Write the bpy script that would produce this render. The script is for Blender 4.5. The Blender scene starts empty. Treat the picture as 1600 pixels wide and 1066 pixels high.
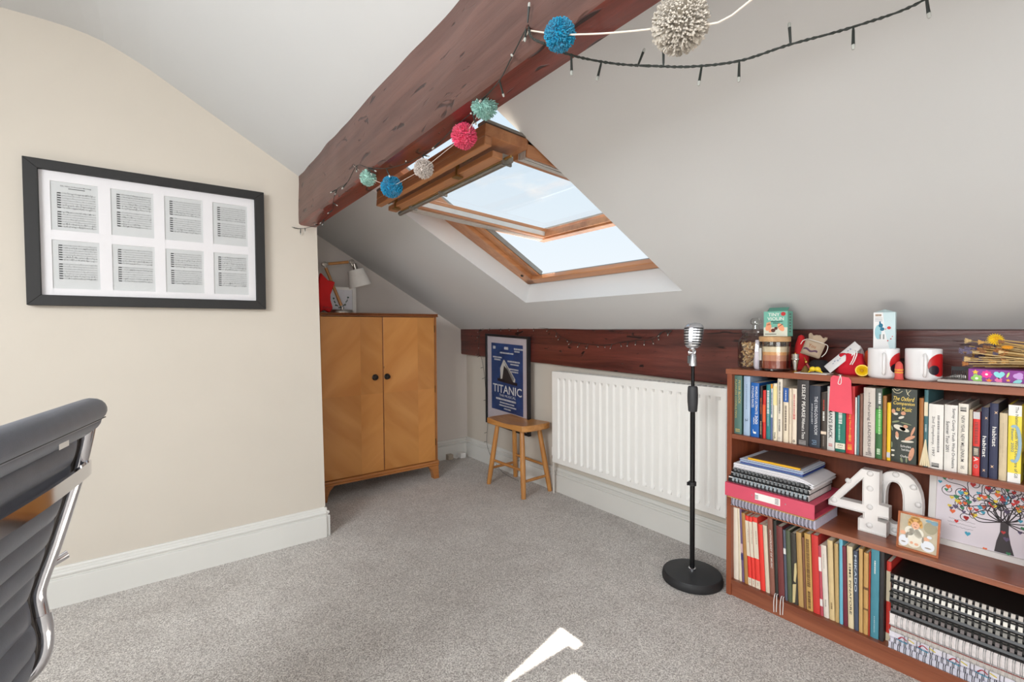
import bpy, bmesh, math, random
from mathutils import Vector, Matrix, noise

random.seed(7)
scene = bpy.context.scene
COL = scene.collection

# ------------------------------------------------------------------ camera
YAW, PITCH, ROLL, FPX = 0.648838682, -0.0253409956, -0.00648145482, 731.35
fwd = Vector((math.sin(YAW)*math.cos(PITCH), math.cos(YAW)*math.cos(PITCH), math.sin(PITCH)))
rgt = Vector((math.cos(YAW), -math.sin(YAW), 0))
upv = rgt.cross(fwd)
r2 = math.cos(ROLL)*rgt + math.sin(ROLL)*upv
u2 = -math.sin(ROLL)*rgt + math.cos(ROLL)*upv
cam = bpy.data.cameras.new('camera'); cam.sensor_width = 36; cam.lens = FPX/1600*36; cam.clip_start = .02
cam_o = bpy.data.objects.new('camera', cam); COL.objects.link(cam_o)
cam_o.matrix_world = Matrix(((r2.x, u2.x, -fwd.x, 0), (r2.y, u2.y, -fwd.y, 0), (r2.z, u2.z, -fwd.z, 1.1), (0, 0, 0, 1)))
scene.camera = cam_o
scene.view_settings.view_transform = 'Standard'
scene.view_settings.look = 'None'
scene.view_settings.gamma = 1
scene.view_settings.use_curve_mapping = False
scene.view_settings.exposure = EXPOSURE = 0.0

# ------------------------------------------------------------------ sky
world = bpy.data.worlds.new('sky'); scene.world = world; world.use_nodes = True
nt = world.node_tree; nt.nodes.clear()
def N(tree, t, **kw):
    n = tree.nodes.new(t)
    for k, v in kw.items():
        setattr(n, k, v)
    return n
tc = N(nt, 'ShaderNodeTexCoord'); sep = N(nt, 'ShaderNodeSeparateXYZ')
nt.links.new(tc.outputs['Generated'], sep.inputs[0])
ramp = N(nt, 'ShaderNodeValToRGB')
ramp.color_ramp.elements[0].position = .0; ramp.color_ramp.elements[0].color = (.93, .97, 1, 1)
ramp.color_ramp.elements[1].position = .85; ramp.color_ramp.elements[1].color = (.50, .76, .985, 1)
nt.links.new(sep.outputs[2], ramp.inputs[0])
cn = N(nt, 'ShaderNodeTexNoise'); cn.inputs['Scale'].default_value = 5.5; cn.inputs['Detail'].default_value = 6; cn.inputs['Roughness'].default_value = .55
mp = N(nt, 'ShaderNodeMapping'); mp.inputs['Scale'].default_value = (1, 1, 2.6); mp.inputs['Location'].default_value = (.35, .1, .2)
nt.links.new(tc.outputs['Generated'], mp.inputs[0]); nt.links.new(mp.outputs[0], cn.inputs['Vector'])
cr = N(nt, 'ShaderNodeValToRGB'); cr.color_ramp.elements[0].position = .60; cr.color_ramp.elements[1].position = .76
nt.links.new(cn.outputs['Fac'], cr.inputs[0])
mx = N(nt, 'ShaderNodeMixRGB'); mx.inputs[2].default_value = (1, 1, 1, 1)
nt.links.new(cr.outputs[0], mx.inputs[0]); nt.links.new(ramp.outputs[0], mx.inputs[1])
bg = N(nt, 'ShaderNodeBackground'); bg.inputs['Strength'].default_value = 1.0
nt.links.new(mx.outputs[0], bg.inputs[0])
wo = N(nt, 'ShaderNodeOutputWorld'); nt.links.new(bg.outputs[0], wo.inputs[0])

# ------------------------------------------------------------------ sun, and two unseen fill lamps added behind the camera
def light(name, kind, loc, direction, energy, color=(1, 1, 1), **kw):
    l = bpy.data.lights.new(name, kind); l.energy = energy; l.color = color
    for k, v in kw.items():
        setattr(l, k, v)
    o = bpy.data.objects.new(name, l); COL.objects.link(o); o.location = loc
    o.rotation_euler = Vector(direction).to_track_quat('-Z', 'Y').to_euler()
    return o
light('sun', 'SUN', (5, 5, 8), (-.46, -.60, -1), 24.0, (1, .95, .87), angle=.0093)
light('added_fill_rear', 'AREA', (-.7, -2.15, 1.1), (.45, 1, .22), 34, (1, .98, .96), shape='RECTANGLE', size=2.0, size_y=1.1)  # added soft fill lamp, set just inside the rear opening
light('added_fill_opposite', 'AREA', (-1.95, .2, 1.86), (1, .10, -.45), 92, (.95, .98, 1), shape='RECTANGLE', size=1.7, size_y=.9)  # added fill lamp on the opposite slope, brightens floor and right-hand ceiling

# ------------------------------------------------------------------ helpers: materials
def lin(c):
    return tuple(((x/255)/12.92 if x/255 <= .04045 else ((x/255+.055)/1.055)**2.4) for x in c) + (1,)
MATS = {}
def base_mat(name):
    m = bpy.data.materials.new(name); m.use_nodes = True
    return m, m.node_tree, m.node_tree.nodes['Principled BSDF']
def mat(col, rough=.55, metal=0, var=.05, scale=14, bump=0, bscale=120, coat=0, name=None, trans=0, sheen=0, spec=.5):
    key = name or 'paint_%d_%d_%d_%g_%g_%g_%g' % (*col, rough, metal, bump, coat)
    if key in MATS:
        return MATS[key]
    m, t, b = base_mat(key)
    tcn = N(t, 'ShaderNodeTexCoord')
    nz = N(t, 'ShaderNodeTexNoise'); nz.inputs['Scale'].default_value = scale; nz.inputs['Detail'].default_value = 4
    t.links.new(tcn.outputs['Object'], nz.inputs['Vector'])
    c = lin(col)
    rp = N(t, 'ShaderNodeValToRGB')
    rp.color_ramp.elements[0].position = .3; rp.color_ramp.elements[1].position = .7
    rp.color_ramp.elements[0].color = tuple(x*(1-var) for x in c[:3]) + (1,)
    rp.color_ramp.elements[1].color = tuple(min(1, x*(1+var)) for x in c[:3]) + (1,)
    t.links.new(nz.outputs['Fac'], rp.inputs[0]); t.links.new(rp.outputs[0], b.inputs['Base Color'])
    b.inputs['Roughness'].default_value = rough; b.inputs['Metallic'].default_value = metal
    b.inputs['Coat Weight'].default_value = coat; b.inputs['Transmission Weight'].default_value = trans
    b.inputs['Sheen Weight'].default_value = sheen; b.inputs['Specular IOR Level'].default_value = spec
    if bump:
        n2 = N(t, 'ShaderNodeTexNoise'); n2.inputs['Scale'].default_value = bscale; n2.inputs['Detail'].default_value = 5
        t.links.new(tcn.outputs['Object'], n2.inputs['Vector'])
        bp = N(t, 'ShaderNodeBump'); bp.inputs['Strength'].default_value = bump; bp.inputs['Distance'].default_value = .004
        t.links.new(n2.outputs['Fac'], bp.inputs['Height']); t.links.new(bp.outputs[0], b.inputs['Normal'])
    MATS[key] = m
    return m
def wood(name, dark, light_, axis='z', scale=9, rough=.4, coat=0, stretch=.08, bump=.15, spec=.5, gouge=None):
    if name in MATS:
        return MATS[name]
    m, t, b = base_mat(name)
    tcn = N(t, 'ShaderNodeTexCoord'); mpn = N(t, 'ShaderNodeMapping')
    s = [1, 1, 1]; s['xyz'.index(axis)] = stretch
    mpn.inputs['Scale'].default_value = s
    t.links.new(tcn.outputs['Object'], mpn.inputs[0])
    n1 = N(t, 'ShaderNodeTexNoise'); n1.inputs['Scale'].default_value = scale*4; n1.inputs['Detail'].default_value = 8; n1.inputs['Roughness'].default_value = .65; n1.inputs['Distortion'].default_value = .8
    n2 = N(t, 'ShaderNodeTexNoise'); n2.inputs['Scale'].default_value = scale*.7; n2.inputs['Detail'].default_value = 3
    t.links.new(mpn.outputs[0], n1.inputs['Vector']); t.links.new(mpn.outputs[0], n2.inputs['Vector'])
    ad = N(t, 'ShaderNodeMath', operation='ADD'); hf = N(t, 'ShaderNodeMath', operation='MULTIPLY'); hf.inputs[1].default_value = .5
    t.links.new(n1.outputs['Fac'], ad.inputs[0]); t.links.new(n2.outputs['Fac'], ad.inputs[1]); t.links.new(ad.outputs[0], hf.inputs[0])
    rp = N(t, 'ShaderNodeValToRGB'); rp.color_ramp.elements[0].position = .36; rp.color_ramp.elements[1].position = .64
    rp.color_ramp.elements[0].color = lin(dark); rp.color_ramp.elements[1].color = lin(light_)
    t.links.new(hf.outputs[0], rp.inputs[0])
    colout = rp.outputs[0]; height = n1.outputs['Fac']
    if gouge:
        mg = N(t, 'ShaderNodeMapping'); sg = [1, 1, 1]; sg['xyz'.index(axis)] = .28; mg.inputs['Scale'].default_value = sg
        t.links.new(tcn.outputs['Object'], mg.inputs[0])
        n3 = N(t, 'ShaderNodeTexNoise'); n3.inputs['Scale'].default_value = 26; n3.inputs['Detail'].default_value = 2; n3.inputs['Distortion'].default_value = 1.2
        t.links.new(mg.outputs[0], n3.inputs['Vector'])
        r3 = N(t, 'ShaderNodeValToRGB'); r3.color_ramp.elements[0].position = .635; r3.color_ramp.elements[1].position = .69
        t.links.new(n3.outputs['Fac'], r3.inputs[0])
        mxx = N(t, 'ShaderNodeMixRGB'); mxx.inputs[2].default_value = lin(gouge)
        t.links.new(r3.outputs[0], mxx.inputs[0]); t.links.new(colout, mxx.inputs[1]); colout = mxx.outputs[0]
        sb = N(t, 'ShaderNodeMath', operation='SUBTRACT'); t.links.new(n1.outputs['Fac'], sb.inputs[0]); t.links.new(r3.outputs[0], sb.inputs[1]); height = sb.outputs[0]
    t.links.new(colout, b.inputs['Base Color'])
    b.inputs['Roughness'].default_value = rough; b.inputs['Coat Weight'].default_value = coat; b.inputs['Specular IOR Level'].default_value = spec
    if bump:
        bp = N(t, 'ShaderNodeBump'); bp.inputs['Strength'].default_value = bump; bp.inputs['Distance'].default_value = .004
        t.links.new(height, bp.inputs['Height']); t.links.new(bp.outputs[0], b.inputs['Normal'])
    MATS[name] = m
    return m
def pane_mat(name, tint=(.985, .99, .99), refl=.06, rough=.02, fres=.5):
    if name in MATS:
        return MATS[name]
    m = bpy.data.materials.new(name); m.use_nodes = True; t = m.node_tree; t.nodes.clear()
    tr = N(t, 'ShaderNodeBsdfTransparent'); tr.inputs[0].default_value = (*tint, 1)
    gl = N(t, 'ShaderNodeBsdfGlossy'); gl.inputs['Roughness'].default_value = rough
    fr = N(t, 'ShaderNodeFresnel'); fr.inputs[0].default_value = 1.3
    mul = N(t, 'ShaderNodeMath', operation='MULTIPLY_ADD'); mul.inputs[1].default_value = fres; mul.inputs[2].default_value = refl*.3
    t.links.new(fr.outputs[0], mul.inputs[0])
    mix = N(t, 'ShaderNodeMixShader'); t.links.new(mul.outputs[0], mix.inputs[0])
    t.links.new(tr.outputs[0], mix.inputs[1]); t.links.new(gl.outputs[0], mix.inputs[2])
    out = N(t, 'ShaderNodeOutputMaterial'); t.links.new(mix.outputs[0], out.inputs[0])
    MATS[name] = m
    return m

# ------------------------------------------------------------------ helpers: meshes
ORG = {}
class MB:
    def __init__(s, T=None):
        s.v = []; s.f = []; s.T = T
    def add(s, verts, faces):
        o = len(s.v)
        for v in verts:
            v = Vector(v); s.v.append(s.T(v) if s.T else v)
        s.f += [tuple(i+o for i in f) for f in faces]
        return s
    def box(s, x0, x1, y0, y1, z0, z1, R=None):
        vs = [(x, y, z) for x in (x0, x1) for y in (y0, y1) for z in (z0, z1)]
        if R:
            c = Vector(((x0+x1)/2, (y0+y1)/2, (z0+z1)/2)); vs = [c + R @ (Vector(v)-c) for v in vs]
        return s.add(vs, [(0, 1, 3, 2), (4, 6, 7, 5), (0, 4, 5, 1), (2, 3, 7, 6), (0, 2, 6, 4), (1, 5, 7, 3)])
    def obox(s, c, a, b, d):
        """box of centre c and three half-axis vectors"""
        c, a, b, d = map(Vector, (c, a, b, d))
        vs = [c+i*a+j*b+k*d for i in (-1, 1) for j in (-1, 1) for k in (-1, 1)]
        return s.add(vs, [(0, 1, 3, 2), (4, 6, 7, 5), (0, 4, 5, 1), (2, 3, 7, 6), (0, 2, 6, 4), (1, 5, 7, 3)])
    def hexa(s, b4, t4):
        return s.add(list(b4)+list(t4), [(3, 2, 1, 0), (4, 5, 6, 7), (0, 1, 5, 4), (1, 2, 6, 5), (2, 3, 7, 6), (3, 0, 4, 7)])
    def prism(s, poly, a, b, plane='xz'):
        n = len(poly)
        def P(p, d):
            return {'xz': (p[0], d, p[1]), 'xy': (p[0], p[1], d), 'yz': (d, p[0], p[1])}[plane]
        vs = [P(p, a) for p in poly] + [P(p, b) for p in poly]
        fs = [tuple(range(n))[::-1], tuple(range(n, 2*n))] + [(i, (i+1) % n, n+(i+1) % n, n+i) for i in range(n)]
        return s.add(vs, fs)
    def slab(s, poly, c, ux, uy, th):
        """flat polygon (2-D outline) in the plane c,ux,uy, thickened by th along the normal"""
        c, ux, uy = map(Vector, (c, ux, uy)); nn = ux.cross(uy).normalized(); n = len(poly)
        vs = [c+ux*p[0]+uy*p[1] for p in poly]; vs += [v+nn*th for v in vs]
        fs = [tuple(range(n))[::-1], tuple(range(n, 2*n))] + [(i, (i+1) % n, n+(i+1) % n, n+i) for i in range(n)]
        return s.add(vs, fs)
    def tube(s, pts, r, seg=8, cap=True, flat=1.0):
        pts = [Vector(p) for p in pts]; n = len(pts)
        rs = r if isinstance(r, (list, tuple)) else [r]*n
        tg = [(pts[min(i+1, n-1)]-pts[max(i-1, 0)]).normalized() for i in range(n)]
        a = Vector((0, 0, 1)) if abs(tg[0].z) < .9 else Vector((1, 0, 0))
        u = (a-tg[0]*a.dot(tg[0])).normalized(); vs = []
        for i in range(n):
            u = (u-tg[i]*u.dot(tg[i])).normalized(); w = tg[i].cross(u)
            for k in range(seg):
                an = 2*math.pi*k/seg
                vs.append(pts[i]+rs[i]*(math.cos(an)*u+math.sin(an)*flat*w))
        fs = [(i*seg+k, i*seg+(k+1) % seg, (i+1)*seg+(k+1) % seg, (i+1)*seg+k) for i in range(n-1) for k in range(seg)]
        if cap:
            fs += [tuple(range(seg))[::-1], tuple((n-1)*seg+k for k in range(seg))]
        return s.add(vs, fs)
    def lathe(s, prof, c=(0, 0, 0), seg=24, ax=(0, 0, 1), sq=None):
        c = Vector(c); ax = Vector(ax).normalized(); q = Vector((0, 0, 1)).rotation_difference(ax); n = len(prof); vs = []
        for r, z in prof:
            for k in range(seg):
                an = 2*math.pi*k/seg; rr = r
                if sq:
                    rr = r/((abs(math.cos(an))**sq+abs(math.sin(an))**sq)**(1/sq))
                vs.append(c+q @ Vector((rr*math.cos(an), rr*math.sin(an), z)))
        fs = [(i*seg+k, i*seg+(k+1) % seg, (i+1)*seg+(k+1) % seg, (i+1)*seg+k) for i in range(n-1) for k in range(seg)]
        fs += [tuple(range(seg))[::-1], tuple((n-1)*seg+k for k in range(seg))]
        return s.add(vs, fs)
    def ball(s, c, r, seg=12, rings=8, sc=(1, 1, 1)):
        prof = [(max(1e-4, math.sin(math.pi*i/rings)), -math.cos(math.pi*i/rings)) for i in range(rings+1)]
        c = Vector(c); vs = [c+Vector((p*math.cos(2*math.pi*k/seg)*r*sc[0], p*math.sin(2*math.pi*k/seg)*r*sc[1], z*r*sc[2])) for p, z in prof for k in range(seg)]
        n = len(prof)
        return s.add(vs, [(i*seg+k, i*seg+(k+1) % seg, (i+1)*seg+(k+1) % seg, (i+1)*seg+k) for i in range(n-1) for k in range(seg)])
    def grid(s, fn, nu, nv):
        vs = [fn(i/nu, j/nv) for i in range(nu+1) for j in range(nv+1)]
        return s.add(vs, [(i*(nv+1)+j, (i+1)*(nv+1)+j, (i+1)*(nv+1)+j+1, i*(nv+1)+j+1) for i in range(nu) for j in range(nv)])
    def mesh(s, name, m, org, smooth=False, angle=40):
        me = bpy.data.meshes.new(name); me.from_pydata([tuple(v-org) for v in s.v], [], s.f); me.validate()
        bm = bmesh.new(); bm.from_mesh(me); bmesh.ops.recalc_face_normals(bm, faces=bm.faces); bm.to_mesh(me); bm.free()
        if smooth:
            me.polygons.foreach_set('use_smooth', [True]*len(me.polygons)); me.set_sharp_from_angle(angle=math.radians(angle))
        me.materials.append(m)
        return me
    def build(s, name, m, parent=None, smooth=False, bevel=0, angle=40, seg=2):
        if parent is not None:
            org = ORG[parent]
        else:
            lo = Vector(min(v[i] for v in s.v) for i in range(3)); hi = Vector(max(v[i] for v in s.v) for i in range(3))
            org = Vector(((lo.x+hi.x)/2, (lo.y+hi.y)/2, lo.z))
        o = bpy.data.objects.new(name, s.mesh(name, m, org, smooth, angle)); COL.objects.link(o)
        if parent is not None:
            o.parent = parent
        else:
            o.location = org
        ORG[o] = org
        if bevel:
            md = o.modifiers.new('bevel', 'BEVEL'); md.width = bevel; md.segments = seg; md.limit_method = 'ANGLE'; md.angle_limit = math.radians(50)
        return o
def tag(o, label, cat, group=None):
    o['label'] = label; o['category'] = cat
    if group:
        o['group'] = group
    return o
def thing(name, label, cat, loc, group=None):
    o = bpy.data.objects.new(name, None); COL.objects.link(o); o.location = loc; o.empty_display_size = .05
    ORG[o] = Vector(loc)
    return tag(o, label, cat, group)
def struct(o):
    o['kind'] = 'structure'
    return o
def put(me, name, parent, M):
    """another object sharing mesh data, placed by a matrix given in world space"""
    o = bpy.data.objects.new(name, me); COL.objects.link(o); o.parent = parent
    o.matrix_basis = Matrix.Translation(-ORG[parent]) @ M
    ORG[o] = ORG[parent]
    return o
_tc = {}
def text_verts(body, bold=0):
    if (body, bold) not in _tc:
        cu = bpy.data.curves.new('t', 'FONT'); cu.body = body; cu.offset = bold; cu.resolution_u = 2; cu.fill_mode = 'FRONT'
        ob = bpy.data.objects.new('t', cu); COL.objects.link(ob)
        me = bpy.data.meshes.new_from_object(ob.evaluated_get(bpy.context.evaluated_depsgraph_get()))
        vs = [v.co.copy() for v in me.vertices]; fs = [tuple(p.vertices) for p in me.polygons]
        bpy.data.objects.remove(ob); bpy.data.curves.remove(cu); bpy.data.meshes.remove(me)
        _tc[(body, bold)] = (vs, fs)
    return _tc[(body, bold)]
def letter(body, parent, c, ux, uy, w, h, m, bold=0, name='lettering', T=None, mb=None, slant=0):
    """flat lettering centred at c, fitted to w x h in the plane ux,uy"""
    vs, fs = text_verts(body, bold)
    x0 = min(v.x for v in vs); x1 = max(v.x for v in vs); y0 = min(v.y for v in vs); y1 = max(v.y for v in vs)
    c, ux, uy = Vector(c), Vector(ux).normalized(), Vector(uy).normalized()
    b = mb or MB(T)
    b.add([c+ux*(((v.x-x0)/(x1-x0)-.5)*w+slant*((v.y-y0)/(y1-y0)-.5)*h)+uy*((v.y-y0)/(y1-y0)-.5)*h for v in vs], fs)
    return b if mb else b.build(name, m, parent)
def bez(pts, n=12):
    """Catmull-Rom through points"""
    P = [Vector(p) for p in pts]; P = [2*P[0]-P[1]]+P+[2*P[-1]-P[-2]]; out = []
    for i in range(1, len(P)-2):
        for k in range(n):
            t = k/n; a, b, c, d = P[i-1:i+3]
            out.append(.5*((2*b)+(c-a)*t+(2*a-5*b+4*c-d)*t*t+(3*b-a-3*c+d)*t**3))
    return out+[P[-2]]
X, Y, Z = Vector((1, 0, 0)), Vector((0, 1, 0)), Vector((0, 0, 1))

# ------------------------------------------------------------------ materials of the setting
def carpet():
    m, t, b = base_mat('carpet')
    tcn = N(t, 'ShaderNodeTexCoord')
    a = N(t, 'ShaderNodeTexNoise'); a.inputs['Scale'].default_value = 240; a.inputs['Detail'].default_value = 3; a.inputs['Roughness'].default_value = .7
    c = N(t, 'ShaderNodeTexNoise'); c.inputs['Scale'].default_value = 7; c.inputs['Detail'].default_value = 5; c.inputs['Distortion'].default_value = .6
    for n in (a, c):
        t.links.new(tcn.outputs['Object'], n.inputs['Vector'])
    ra = N(t, 'ShaderNodeValToRGB'); ra.color_ramp.elements[0].position = .37; ra.color_ramp.elements[1].position = .64
    ra.color_ramp.elements[0].color = lin((146, 138, 132)); ra.color_ramp.elements[1].color = lin((250, 245, 239))
    t.links.new(a.outputs['Fac'], ra.inputs[0])
    rc = N(t, 'ShaderNodeValToRGB'); rc.color_ramp.elements[0].position = .35; rc.color_ramp.elements[1].position = .65
    rc.color_ramp.elements[0].color = (.88, .87, .865, 1); rc.color_ramp.elements[1].color = (1.0, 1.0, 1.0, 1)
    t.links.new(c.outputs['Fac'], rc.inputs[0])
    mu = N(t, 'ShaderNodeMixRGB', blend_type='MULTIPLY'); mu.inputs[0].default_value = 1
    t.links.new(ra.outputs[0], mu.inputs[1]); t.links.new(rc.outputs[0], mu.inputs[2]); t.links.new(mu.outputs[0], b.inputs['Base Color'])
    b.inputs['Roughness'].default_value = .95; b.inputs['Sheen Weight'].default_value = .2; b.inputs['Specular IOR Level'].default_value = .1
    bp = N(t, 'ShaderNodeBump'); bp.inputs['Strength'].default_value = .7; bp.inputs['Distance'].default_value = .006
    t.links.new(a.outputs['Fac'], bp.inputs['Height']); t.links.new(bp.outputs[0], b.inputs['Normal'])
    return m
CARPET = carpet()
WALL = mat((207, 199, 187), .9, var=.02, scale=3, bump=.05, bscale=60, name='cream_wall_paint')
GABLE = mat((214, 207, 201), .9, var=.02, scale=3, bump=.05, bscale=60, name='pale_wall_paint')
CEIL = mat((210, 211, 211), .9, var=.015, scale=2, bump=.04, bscale=50, name='white_ceiling_paint')
SKIRT = mat((220, 219, 214), .42, var=.02, scale=4, name='white_gloss_skirting_paint')
BEAM = wood('stained_beam_wood', (60, 27, 24), (118, 58, 48), 'y', 7, .34, .15, .06, .5, gouge=(32, 16, 14))
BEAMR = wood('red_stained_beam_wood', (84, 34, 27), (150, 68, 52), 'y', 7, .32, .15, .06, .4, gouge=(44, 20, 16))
BEAMS = wood('greyer_beam_wood', (70, 44, 38), (112, 79, 70), 'y', 7, .42, .05, .06, .55, gouge=(44, 24, 21))  # greyer brown tone for the purlin's side face
PINE = wood('lacquered_pine', (150, 92, 56), (204, 146, 100), 'y', 6, .3, .25, .05, .08)
PINE2 = wood('lacquered_pine_slope', (150, 92, 56), (204, 146, 100), 'x', 6, .3, .25, .05, .08)
ALU = mat((150, 148, 142), .38, .75, name='grey_aluminium')
CHROME = mat((226, 226, 230), .08, 1, var=.01, name='polished_chrome')
STEEL = mat((170, 165, 158), .3, 1, var=.02, name='brushed_steel')
BLACK = mat((26, 26, 28), .45, name='black_plastic')
WHITE = mat((236, 234, 230), .5, name='white_card')
GLASS = pane_mat('window_glass', refl=.0, fres=.08)
PICGLASS = pane_mat('picture_glass', (.97, .97, .97), .01, .08, .12)

# ------------------------------------------------------------------ the room
YN, YF, XL = -2.3, 3.5, -3.35
struct(MB().box(XL-.1, 2.32, YN-.1, YF+.15, -.06, 0).build('floor', CARPET))
struct(MB().box(2.155, 2.32, YN-.1, YF+.15, 0, 1.14).build('wall_right', WALL))
def zl(x):     # underside of the ceiling on the far side of the purlin from the window
    return 1.881+.577*(.616-x)
def zr(x):
    return 1.10+.577*(2.1-x)
prof = [(.64, zl(.64)), (.3, zl(.3)), (0, zl(0)), (-.09, 2.279), (-.15, 2.303), (-.2, 2.315), (-.26, 2.323), (-.33, 2.326), (-1.12, 2.327)]
oz = lambda x: 2.327+.577*(x+1.12)
up = [(x, z+.16) for x, z in prof]
cl = MB()
for (a, b) in zip(prof[:-1], prof[1:]):
    ua, ub = (a[0], a[1]+.16), (b[0], b[1]+.16)
    cl.add([(a[0], YN-.1, a[1]), (a[0], YF, a[1]), (b[0], YF, b[1]), (b[0], YN-.1, b[1])], [(0, 1, 2, 3)])
    cl.add([(ua[0], YN-.1, ua[1]), (ua[0], YF+.1, ua[1]), (ub[0], YF+.1, ub[1]), (ub[0], YN-.1, ub[1])], [(3, 2, 1, 0)])
def opp(x0, x1, y0, y1):
    cl.hexa([(x0, y0, oz(x0)), (x1, y0, oz(x1)), (x1, y1, oz(x1)), (x0, y1, oz(x0))], [(x0, y0, oz(x0)+.16), (x1, y0, oz(x1)+.16), (x1, y1, oz(x1)+.16), (x0, y1, oz(x0)+.16)])
opp(-1.5, -1.12, YN-.1, YF); opp(XL, -2.4, YN-.1, YF); opp(-2.4, -1.5, YN-.1, -.7); opp(-2.4, -1.5, 1.1, YF)  # leaves an unseen roof opening, added to let in soft sky light
struct(cl.build('ceiling', CEIL, smooth=True, angle=25))
# right-hand slope, built round the roof window
S_, N_, O_ = Vector((-.866, 0, .5)), Vector((.5, 0, .866)), Vector((2.1, 0, 1.10))
def RL(s, y, n):
    return O_+s*S_+Vector((0, y, 0))+n*N_
def nearY(s): return 1.173+.057*(s-.305)
def farY(s): return 2.255+.053*(s-.334)
S0, S1, STOP, SBOT, TH = .325, 1.5, 1.664, -.24, .17
cr_ = MB()
def rblock(q, taper=None):
    cr_.hexa([RL(s, y, 0) for s, y in q], [RL(s, y, TH) for s, y in (taper or q)])
rblock([(SBOT, YN-.1), (SBOT, nearY(SBOT)), (STOP, nearY(STOP)), (STOP, YN-.1)])
rblock([(SBOT, farY(SBOT)), (SBOT, YF), (STOP, YF), (STOP, farY(STOP))])
rblock([(SBOT, nearY(SBOT)), (SBOT, farY(SBOT)), (S0, farY(S0)), (S0, nearY(S0))], [(SBOT, nearY(SBOT)), (SBOT, farY(SBOT)), (S0+.04, farY(S0)), (S0+.04, nearY(S0))])
rblock([(S1, nearY(S1)), (S1, farY(S1)), (STOP, farY(STOP)), (STOP, nearY(STOP))])
co = struct(cr_.build('ceiling', CEIL))
# gable wall, chimney breast, wall behind, far side wall
struct(MB().prism([(.6, 0), (2.32, 0), (2.32, zr(2.32)+.05), (.6, zr(.6)+.05)], YF, YF+.15).build('wall_back', GABLE))
chim = [(.702, 0), (.6815, 1.62), (.678, zr(.678)+.06), (.6, zl(.6)+.1)]+[(x, z+.06) for x, z in prof[1:]]+[(XL, oz(XL)+.04), (XL, 0)]
struct(MB().prism(chim, 2.59, YF+.15).build('wall_left', WALL))
struct(MB().box(XL-.15, XL, YN-.1, YF+.15, 0, 1.1).build('wall_far_side', WALL))
wr = MB()
rear = [(2.32, 0), (2.32, zr(2.32)), (.6, zr(.6)+.04)]+[(x, z+.04) for x, z in prof[1:]]+[(XL, oz(XL)), (XL, 0)]
zt = lambda x: (zr(x)+.04 if x > .62 else (oz(x)+.04 if x < -1.12 else 2.36 if x < -.05 else zl(x)+.05))
wr.prism([(.35, 0), (2.32, 0), (2.32, zt(2.32)), (.66, zt(.66)), (.35, zt(.35))], YN-.12, YN)
wr.prism([(-1.75, 0), (XL, 0), (XL, zt(XL)), (-1.75, zt(-1.75))], YN-.12, YN)
wr.box(-1.75, .35, YN-.12, YN, 0, .5); wr.prism([(-1.75, 1.7), (.35, 1.7), (.35, zt(.35)), (-.09, 2.36), (-1.12, 2.36), (-1.75, zt(-1.75))], YN-.12, YN)
struct(wr.build('wall_front', WALL))
rw = MB()  # unseen rear window, added and set low so its light reaches the ceiling
for x in (-1.75, -1.08, -.37, .3):
    rw.box(x, x+.05, YN-.1, YN-.05, .5, 1.7)
for z in (.5, 1.65):
    rw.box(-1.75, .35, YN-.1, YN-.05, z, z+.05)
w2 = struct(rw.build('added_window_2', SKIRT)); MB().box(-1.74, .34, YN-.08, YN-.075, .51, 1.69).build('pane', GLASS, w2)
# skirting boards with a moulded top edge
def skirt_prof(h, t=.026):
    return [(0, 0), (t, 0), (t, h*.70), (t*.96, h*.715), (t*.62, h*.725), (t*.58, h*.755), (t*.86, h*.785), (t*.92, h*.83), (t*.78, h*.865), (t*.42, h*.885), (t*.38, h*.92), (t*.42, h*.96), (t*.3, h), (0, h)]
sk = MB(); sk.prism([(2.155-d, z) for d, z in skirt_prof(.160, .026)], YN, YF, 'xz'); struct(sk.build('baseboard_right', SKIRT))
sk = MB(); sk.prism([(3.5-d, z) for d, z in skirt_prof(.158)], .7, 2.135, 'yz'); struct(sk.build('baseboard_back', SKIRT))
sk = MB(); sk.prism([(2.59-d, z) for d, z in skirt_prof(.156)], XL, .70, 'yz')
pr = skirt_prof(.156)
sk.prism([(.694+d, z) for d, z in pr], 2.575, YF-.03, 'xz')
struct(sk.build('baseboard_left', SKIRT))

# roof purlin: old stained timber, hewn and wavering
def purlin():
    b = MB(); sec = [(.596, 2.02)]+[(.596, 1.642+.02+.36*(1-i/9)*.95) for i in range(1, 10)]+[(.5975, 1.649), (.602, 1.643)]
    sec += [(.602+.074*i/4, 1.642) for i in range(1, 5)]+[(.680, 1.645), (.682, 1.65), (.682, 1.75), (.682, 2.02)]
    ny = 150; y0, y1 = YN, 2.64; vs = []
    for j in range(ny+1):
        y = y0+(y1-y0)*j/ny
        for k, (x, z) in enumerate(sec):
            d = noise.noise(Vector((y*2.2, z*6, 1.3)))*.006+noise.noise(Vector((y*7, z*16, 4)))*.004
            dz = noise.noise(Vector((y*1.7, 3.1, x*9)))*.004
            if k < 11: vs.append((x+d-.002, y, z+(dz if k > 7 else 0)))
            else: vs.append((x+dz*.4, y, z+dz))
    n = len(sec)
    b.add(vs, [(j*n+k, j*n+k+1, (j+1)*n+k+1, (j+1)*n+k) for j in range(ny) for k in range(n-1)]+[tuple(range(n)), tuple(ny*n+k for k in range(n))[::-1]])
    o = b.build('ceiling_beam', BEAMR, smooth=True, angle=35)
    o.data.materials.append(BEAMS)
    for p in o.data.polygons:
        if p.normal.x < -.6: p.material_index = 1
    return o
struct(purlin())
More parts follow.
